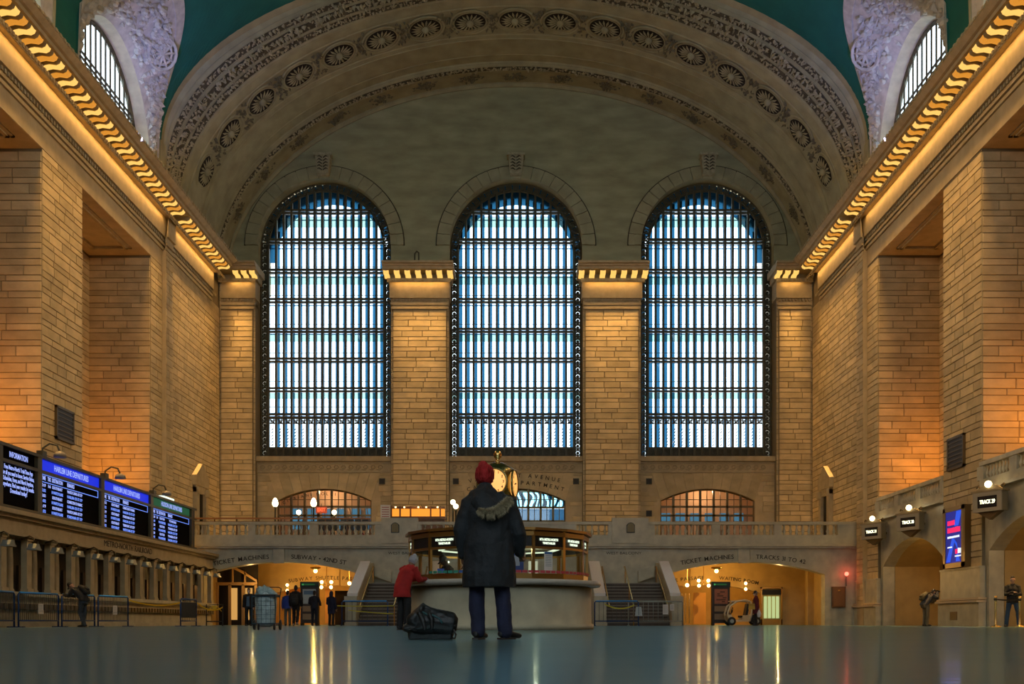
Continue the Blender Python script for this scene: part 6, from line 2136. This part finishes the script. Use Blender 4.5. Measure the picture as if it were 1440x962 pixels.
# fur trim: a base roll plus thousands of fine hair blades
rf = random.Random(5)
path = [Vector(p) for p in ((-.10, -.215, 1.25), (-.02, -.245, 1.215), (.06, -.245, 1.22), (.14, -.215, 1.275), (.205, -.15, 1.36))]
wid = [.014, .052, .066, .062, .05]
b = MB()
b.limb([(p, w * .8, w * .6) for p, w in zip(path, wid)], 12)
me = remesh(b, .008, 2); me.materials.append(mat('fur_base', (.2, .17, .1), .9)); fb_ = obj('fur_trim', me, hood)
fm = MB()
for i in range(4200):
    f = rf.random() * (len(path) - 1)
    j = min(int(f), len(path) - 2); q = f - j
    p = path[j].lerp(path[j + 1], q); w = wid[j] + (wid[j + 1] - wid[j]) * q
    an = rf.uniform(0, 2 * PI)
    tdir = (path[j + 1] - path[j]).normalized()
    n_ = Vector((math.cos(an), 0, math.sin(an))); n_ = (Vector((0, 0, 1)) * math.sin(an) + Vector((0, -1, 0)) * math.cos(an)); n_ = (n_ - tdir * n_.dot(tdir)).normalized()
    if n_.y > .5: continue
    root = p + n_ * w * .55
    tip = root + n_ * rf.uniform(.014, .036) + Vector((rf.uniform(-.012, .012), 0, -rf.uniform(.0, .02)))
    sd = tdir * .0022
    fm.add([root - sd, root + sd, tip], [(0, 1, 2)])
stuff(fm.build('fur_hair', mat('fur_brown', (.42, .36, .23), .9, noise=.5, nscale=60), fb_))
# quilting seams and pocket lines as raised piping following the coat
sm = MB()
for z in (1.14, .92, .72):
    sm.tube([(.255 * math.cos(a) * (1.0 if z > 1 else 1.03), .0 - .20 * math.sin(a) * 1.0, z) for a in [PI * i / 14 for i in range(2, 13)]], .004, 5)
# knitted ribs on the beanie
rb = MB()
hd = J['head']
for i in range(22):
    a = 2 * PI * i / 22
    pts = []
    for q, r in ((-.005, 1.0), (.05, 1.02), (.1, .9), (.135, .56)):
        pts.append((hd.x + .0925 * k * r * math.cos(a), hd.y - .015 + .11 * k * r * math.sin(a), hd.z + q * k))
    rb.tube(pts, .0045, 4)
rb.build('knit_rib', cloth('beanie_red', (.40, .02, .02), .8, 22), bpy.data.objects.get('hat') or t)
for o in col.objects:
    if o.name.startswith('knit_rib'): o.parent = [c for c in t.children if c.name.startswith('hat')][0]
# cuff seen at the right wrist, phone-sized white thing in the right hand
ph = thing('paper_cup', 'small white cup in the right hand of the person in the parka', 'cup', (MP.x + .325, MP.y + .235, .78))
MB().lathe([(.028, 0), (.036, .09), (.033, .09), (.026, .005), (0, .005)], 14).build('cup', M_CREAMPAPER, ph, True)
MB().lathe([(.038, .088), (.038, .1), (.0, .102)], 14).build('lid', M_CREAMPAPER, ph, True)

# ---- man in red jacket at the counter ---------------------------------------------------
RJ = cloth('jacket_red', (.42, .02, .018), .35, 8)
BT = cloth('trouser_black', (.014, .014, .016), .35, 8)
x0 = pxw(567, 22.2)
t, J, hp = person('person in red jacket and grey beanie leaning on the booth counter', (x0, 22.3, 0), R(-35), 1.70,
    dict(pelvis=(0, -.05, .95), waist=(.02, .0, 1.1), chest=(.04, .07, 1.27), collar=(.05, .13, 1.40), neck=(.05, .17, 1.46), head=(.06, .24, 1.56),
         shL=(-.14, .12, 1.38), shR=(.23, .10, 1.38), elL=(-.16, .28, 1.16), wrL=(-.06, .48, 1.16), hdL=(0, .56, 1.16), elR=(.27, .22, 1.13), wrR=(.24, .46, 1.16), hdR=(.22, .55, 1.16)),
    SKIN_M, RJ, BT, M_BLACK, None, ('beanie', cloth('beanie_grey', (.42, .42, .46), .6, 20)), coat_len=.74, bulk=1.12, legw=1.1, flare=1.06)
for z in (0,):
    MB().tube([hp(-.092, -.02, .04), hp(0, -.125, .035), hp(.092, -.02, .04)], .006 , 5).build('hat_stripe', mat('stripe_dark', (.08, .08, .12), .8), t)
gv = MB(); gv.limb([(J['wrR'], .035, .03), (J['hdR'], .04, .025)], 10)
me = remesh(gv, .01, 2); me.materials.append(mat('glove_blue', (.03, .12, .42), .5)); obj('glove', me, t)
# ---- clerk inside the booth ---------------------------------------------------------------
t, J, hp = person('booth clerk in peaked cap and dark uniform behind the glass', (BC[0] - 1.17, BC[1] - .95, 0), R(120), 1.72,
    dict(head=(0, .07, 1.60), elR=(.27, .12, 1.14), wrR=(.12, .32, 1.22), hdR=(.05, .38, 1.3)), SKIN_D, cloth('uniform_olive', (.035, .036, .03)), BT, M_BLACK, None,
    ('cap', mat('cap_navy', (.02, .025, .04), .6)), coat_len=.8, bulk=1.12, face=True)
MB().prism([(-.05, 1.38), (.05, 1.38), (.03, 1.1), (-.03, 1.1)], lambda u, v, d: (u, d, v), .135, .155).build('shirt_front', mat('shirt_pale', (.6, .68, .72), .6), t)
MB().prism([(-.018, 1.37), (.018, 1.37), (.028, 1.12), (0, 1.08), (-.028, 1.12)], lambda u, v, d: (u, d, v), .155, .165).build('necktie', mat('tie_blue', (.05, .3, .65), .5), t)

# ---- man with cap and backpack leaning over the barriers, left -------------------------------
DK = cloth('jacket_black', (.010, .010, .011)); JN = cloth('jeans_dark', (.022, .03, .042))
xl = pxw(114, 34.6)
lean = dict(pelvis=(0, -.06, .93), waist=(0, .02, 1.07), chest=(0, .18, 1.22), collar=(0, .29, 1.31), neck=(0, .34, 1.36), head=(0, .44, 1.43),
            shL=(-.17, .27, 1.30), shR=(.17, .27, 1.30), elL=(-.2, .42, 1.08), wrL=(-.12, .62, 1.12), hdL=(-.08, .7, 1.13), elR=(.2, .42, 1.08), wrR=(.12, .62, 1.12), hdR=(.08, .7, 1.13),
            knL=(-.1, .05, .5), anL=(-.1, -.12, .09), toL=(-.1, .08, .035), knR=(.1, .02, .5), anR=(.1, .05, .09), toR=(.1, .24, .035))
t, J, hp = person('person in black cap and jacket leaning on the left barriers', (xl, 34.75, 0), R(82), 1.72, lean, SKIN_M, DK, JN, M_BLACK, None, ('cap', DK), coat_len=.9, bulk=1.12)
def backpack(label, root_loc, rotz, c, tilt, m, size=(.3, .2, .46)):
    bp_ = thing('backpack', label, 'backpack', root_loc, rotz)
    w, d, h = size
    b = MB(); b.limb([((0, 0, -h * .42), w * .42, d * .42), ((0, -.02, -.05), w * .5, d * .5), ((0, 0, h * .3), w * .42, d * .36)], 14)
    me = remesh(b, .014, 2); me.materials.append(m)
    o = obj('main_pack', me, bp_, c, (tilt, 0, 0))
    b = MB(); b.limb([((0, -d * .5, -h * .3), w * .3, d * .2), ((0, -d * .5, -h * .02), w * .32, d * .2)], 12)
    me = remesh(b, .014, 2); me.materials.append(m)
    obj('front_pocket', me, o)
    for s in (-1, 1):
        MB().tube([(s * w * .3, d * .2, h * .36), (s * w * .36, d * .9, h * .42), (s * w * .38, d * 1.25, h * .1), (s * w * .36, d * .7, -h * .3), (s * w * .34, d * .2, -h * .36)], .016, 6).build('shoulder_strap', m, o, True)
    return bp_
backpack('black backpack worn by the person leaning on the left barriers', (xl, 34.75, 0), R(82), (0, -.02, 1.30), R(-52), DK)
# ---- people in the left arch ----------------------------------------------------------------
d = 46.0
t, J, hp = person('person in black jacket and white face mask walking beside the wire cart', (pxw(350, 47), 47, 0), R(180), 1.72, None, SKIN_L, DK, DK, M_BLACK, mat('hair_dark', (.02, .015, .01), .6), None, coat_len=.85, bulk=1.15, face=True, mask=True)
MB().prism([(-.06, 1.36), (.06, 1.36), (.07, .9), (-.07, .9)], lambda u, v, q: (u, q, v), .13, .175).build('shirt', mat('shirt_blue', (.10, .16, .24), .8), t)
walk = dict(knL=(-.09, .10, .5), anL=(-.09, -.02, .1), toL=(-.1, .14, .05), knR=(.09, -.02, .5), anR=(.09, -.3, .2), toR=(.1, -.2, .08), elR=(.26, -.1, 1.14))
t, J, hp = person('person in black with a backpack walking away under the left arch', (pxw(416, 46.2), 46.2, 0), R(5), 1.82, walk, SKIN_M, DK, DK, mat('shoe_pale', (.3, .3, .3), .6), mat('hair_dark', (.02, .015, .01), .6), None, coat_len=.85, bulk=1.15)
backpack('dark grey backpack on the person walking away under the left arch', (pxw(416, 46.2), 46.2, 0), R(5), (-.04, -.25, 1.22), 0, cloth('pack_grey', (.02, .02, .02)), (.36, .22, .5))
t, J, hp = person('person in bright blue jacket and grey trousers partly behind the backpacker', (pxw(404.5, 47.0), 47.0, 0), R(15), 1.62, None, SKIN_M, cloth('jacket_blue', (.02, .05, .26)), cloth('trouser_grey', (.13, .13, .10)), M_BLACK, mat('hair_dark', (.02, .015, .01), .6), None, coat_len=.86, bulk=1.1)
t, J, hp = person('person in dark navy uniform standing before the left map kiosk', (pxw(442, 47.5), 47.5, 0), R(-10), 1.62, dict(elL=(-.28, .02, 1.14), wrL=(-.2, .22, 1.05), hdL=(-.14, .28, 1.05), elR=(.30, .02, 1.14), wrR=(.24, .22, 1.05), hdR=(.18, .28, 1.05)), SKIN_M, cloth('uniform_navy', (.012, .014, .024)), cloth('uniform_navy', (.012, .014, .024)), M_BLACK, mat('hair_dark', (.02, .015, .01), .6), None, coat_len=.88, bulk=1.1)
t, J, hp = person('person in dark hooded coat nearest the left stair', (pxw(466, 46.5), 46.5, 0), R(-20), 1.56, dict(elL=(-.26, .04, 1.14), wrL=(-.16, .22, 1.1), hdL=(-.1, .28, 1.1)), SKIN_M, cloth('coat_indigo', (.010, .012, .035)), DK, M_BLACK, None, ('hood', cloth('coat_indigo', (.010, .012, .035))), coat_len=.62, bulk=1.12)
# ---- right side ---------------------------------------------------------------------------------
t, J, hp = person('person in maroon coat and flat cap carrying bags near the service cart', (pxw(1063, 49.0), 49.0, 0), R(75), 1.66, dict(elL=(-.25, .02, 1.14), wrL=(-.2, .2, .98), hdL=(-.16, .26, .92)), SKIN_L, cloth('coat_maroon', (.12, .018, .028)), DK, M_BLACK, mat('hair_grey', (.2, .18, .16), .7), ('cap', cloth('cap_grey', (.06, .05, .05))), coat_len=.6, bulk=1.2, face=True, mask=True)
bx_ = thing('shoulder_bag', 'mustard yellow bag at the front of the maroon coat', 'bag', (pxw(1057, 48.7), 48.7, .78))
MB().prism([(-.15, 0), (.15, 0), (.13, .26), (-.13, .26)], lambda u, v, q: (u, q, v), -.06, .06).build('pouch', mat('bag_yellow', (.6, .38, .05), .6), bx_)
MB().prism([(-.14, .15), (.14, .15), (.13, .28), (-.13, .28)], lambda u, v, q: (u, q, v), -.07, .065).build('flap', mat('bag_yellow_dark', (.48, .29, .04), .6), bx_)
MB().tube([(-.12, 0, .26), (0, .05, .55), (.12, 0, .26)], .012, 6).build('strap', M_WOOD, bx_)
b = MB(); b.limb([((0, 0, .04), .09, .07), ((0, 0, .16), .11, .08), ((0, 0, .3), .05, .04)], 12)
me = remesh(b, .012, 2); me.materials.append(mat('plastic_bag_white', (.62, .64, .66), .4, bump=.5, bscale=16, noise=.1))
pb = thing('plastic_bag', 'white plastic bag hanging behind the maroon coat', 'bag', (pxw(1067.5, 48.6), 48.6, .42))
obj('sack', me, pb)
MB().tube([(-.03, 0, .3), (0, 0, .42), (.03, 0, .3)], .008, 6).build('handle', mat('plastic_bag_white', (.62, .64, .66), .4), pb)
# photographer bent forward by the pier
xp = pxw(1302, 42.0)
ph_pose = dict(pelvis=(0, -.1, .92), waist=(0, 0, 1.05), chest=(0, .14, 1.2), collar=(0, .24, 1.32), neck=(0, .29, 1.38), head=(0, .36, 1.46), shL=(-.17, .22, 1.32), shR=(.17, .22, 1.32),
               elL=(-.22, .42, 1.2), wrL=(-.06, .52, 1.42), hdL=(-.03, .54, 1.5), elR=(.22, .42, 1.2), wrR=(.06, .52, 1.42), hdR=(.03, .54, 1.5))
t, J, hp = person('photographer in grey jacket and khaki trousers stooping by the right pier', (xp, 42.0, 0), R(-75), 1.68, ph_pose, SKIN_M, cloth('jacket_slate', (.06, .06, .06)), cloth('trouser_khaki', (.15, .12, .07)), M_BLACK, mat('hair_dark', (.02, .015, .01), .6), None, coat_len=.9, bulk=1.15)
cm_ = thing('camera', 'small black camera held to the eye of the stooping photographer', 'camera', (xp, 42.0, 0), R(-75))
MB().box(-.07, .07, .50, .56, 1.4, 1.49).build('camera_body', M_BLACK, cm_)
MB().lathe([(.035, .56), (.04, .66), (.035, .66), (0, .62)], 12, (0, 0, 1.44), 'y').build('lens', M_BLACK, cm_, True)
backpack('olive and black backpack on the stooping photographer', (xp, 42.0, 0), R(-75), (0, -.08, 1.26), R(-45), cloth('pack_olive', (.09, .075, .035)))
# standing man in black, far right
xr = pxw(1424, 35.6)
t, J, hp = person('person in black jacket and blue jeans standing arms folded at far right', (xr, 35.6, 0), R(160), 1.76,
    dict(anL=(-.2, .0, .09), toL=(-.26, .16, .035), knL=(-.16, .02, .5), anR=(.2, 0, .09), toR=(.26, .16, .035), knR=(.16, .02, .5), shL=(-.18, 0, 1.38), shR=(.18, 0, 1.38), elL=(-.23, .1, 1.12), wrL=(-.02, .22, 1.14), hdL=(.06, .22, 1.15), elR=(.23, .1, 1.12), wrR=(.02, .24, 1.2), hdR=(-.06, .24, 1.21)),
    SKIN_L, DK, cloth('jeans_blue', (.045, .085, .15)), M_BLACK, mat('hair_dark', (.02, .015, .01), .6), None, coat_len=.84, bulk=1.12, face=True)
# queue posts with dark belt
for px, dd, lb_ in ((1400, 34.6, 'brass queue post left of the standing person'), (1434, 34.9, 'brass queue post at the far right edge')):
    q = thing('queue_post', lb_, 'post', (pxw(px, dd), dd, 0))
    MB().lathe([(.17, 0), (.17, .03), (.05, .06), (.035, .1), (.035, .98), (.05, 1.0), (.05, 1.05), (0, 1.06)], 14).build('post', M_BRASS, q, True)
    MB().lathe([(.045, .9), (.06, .92), (.06, .97), (.045, .99)], 14).build('belt_head', M_BLACK, q, True)
tape('queue_belt', 'dark belt stretched between the two brass queue posts', (pxw(1400, 34.6), 34.6, .95), (pxw(1434, 34.9), 34.9, .95), .03, M_BLACK, .05)
bpy.data.scenes.remove(TMP)
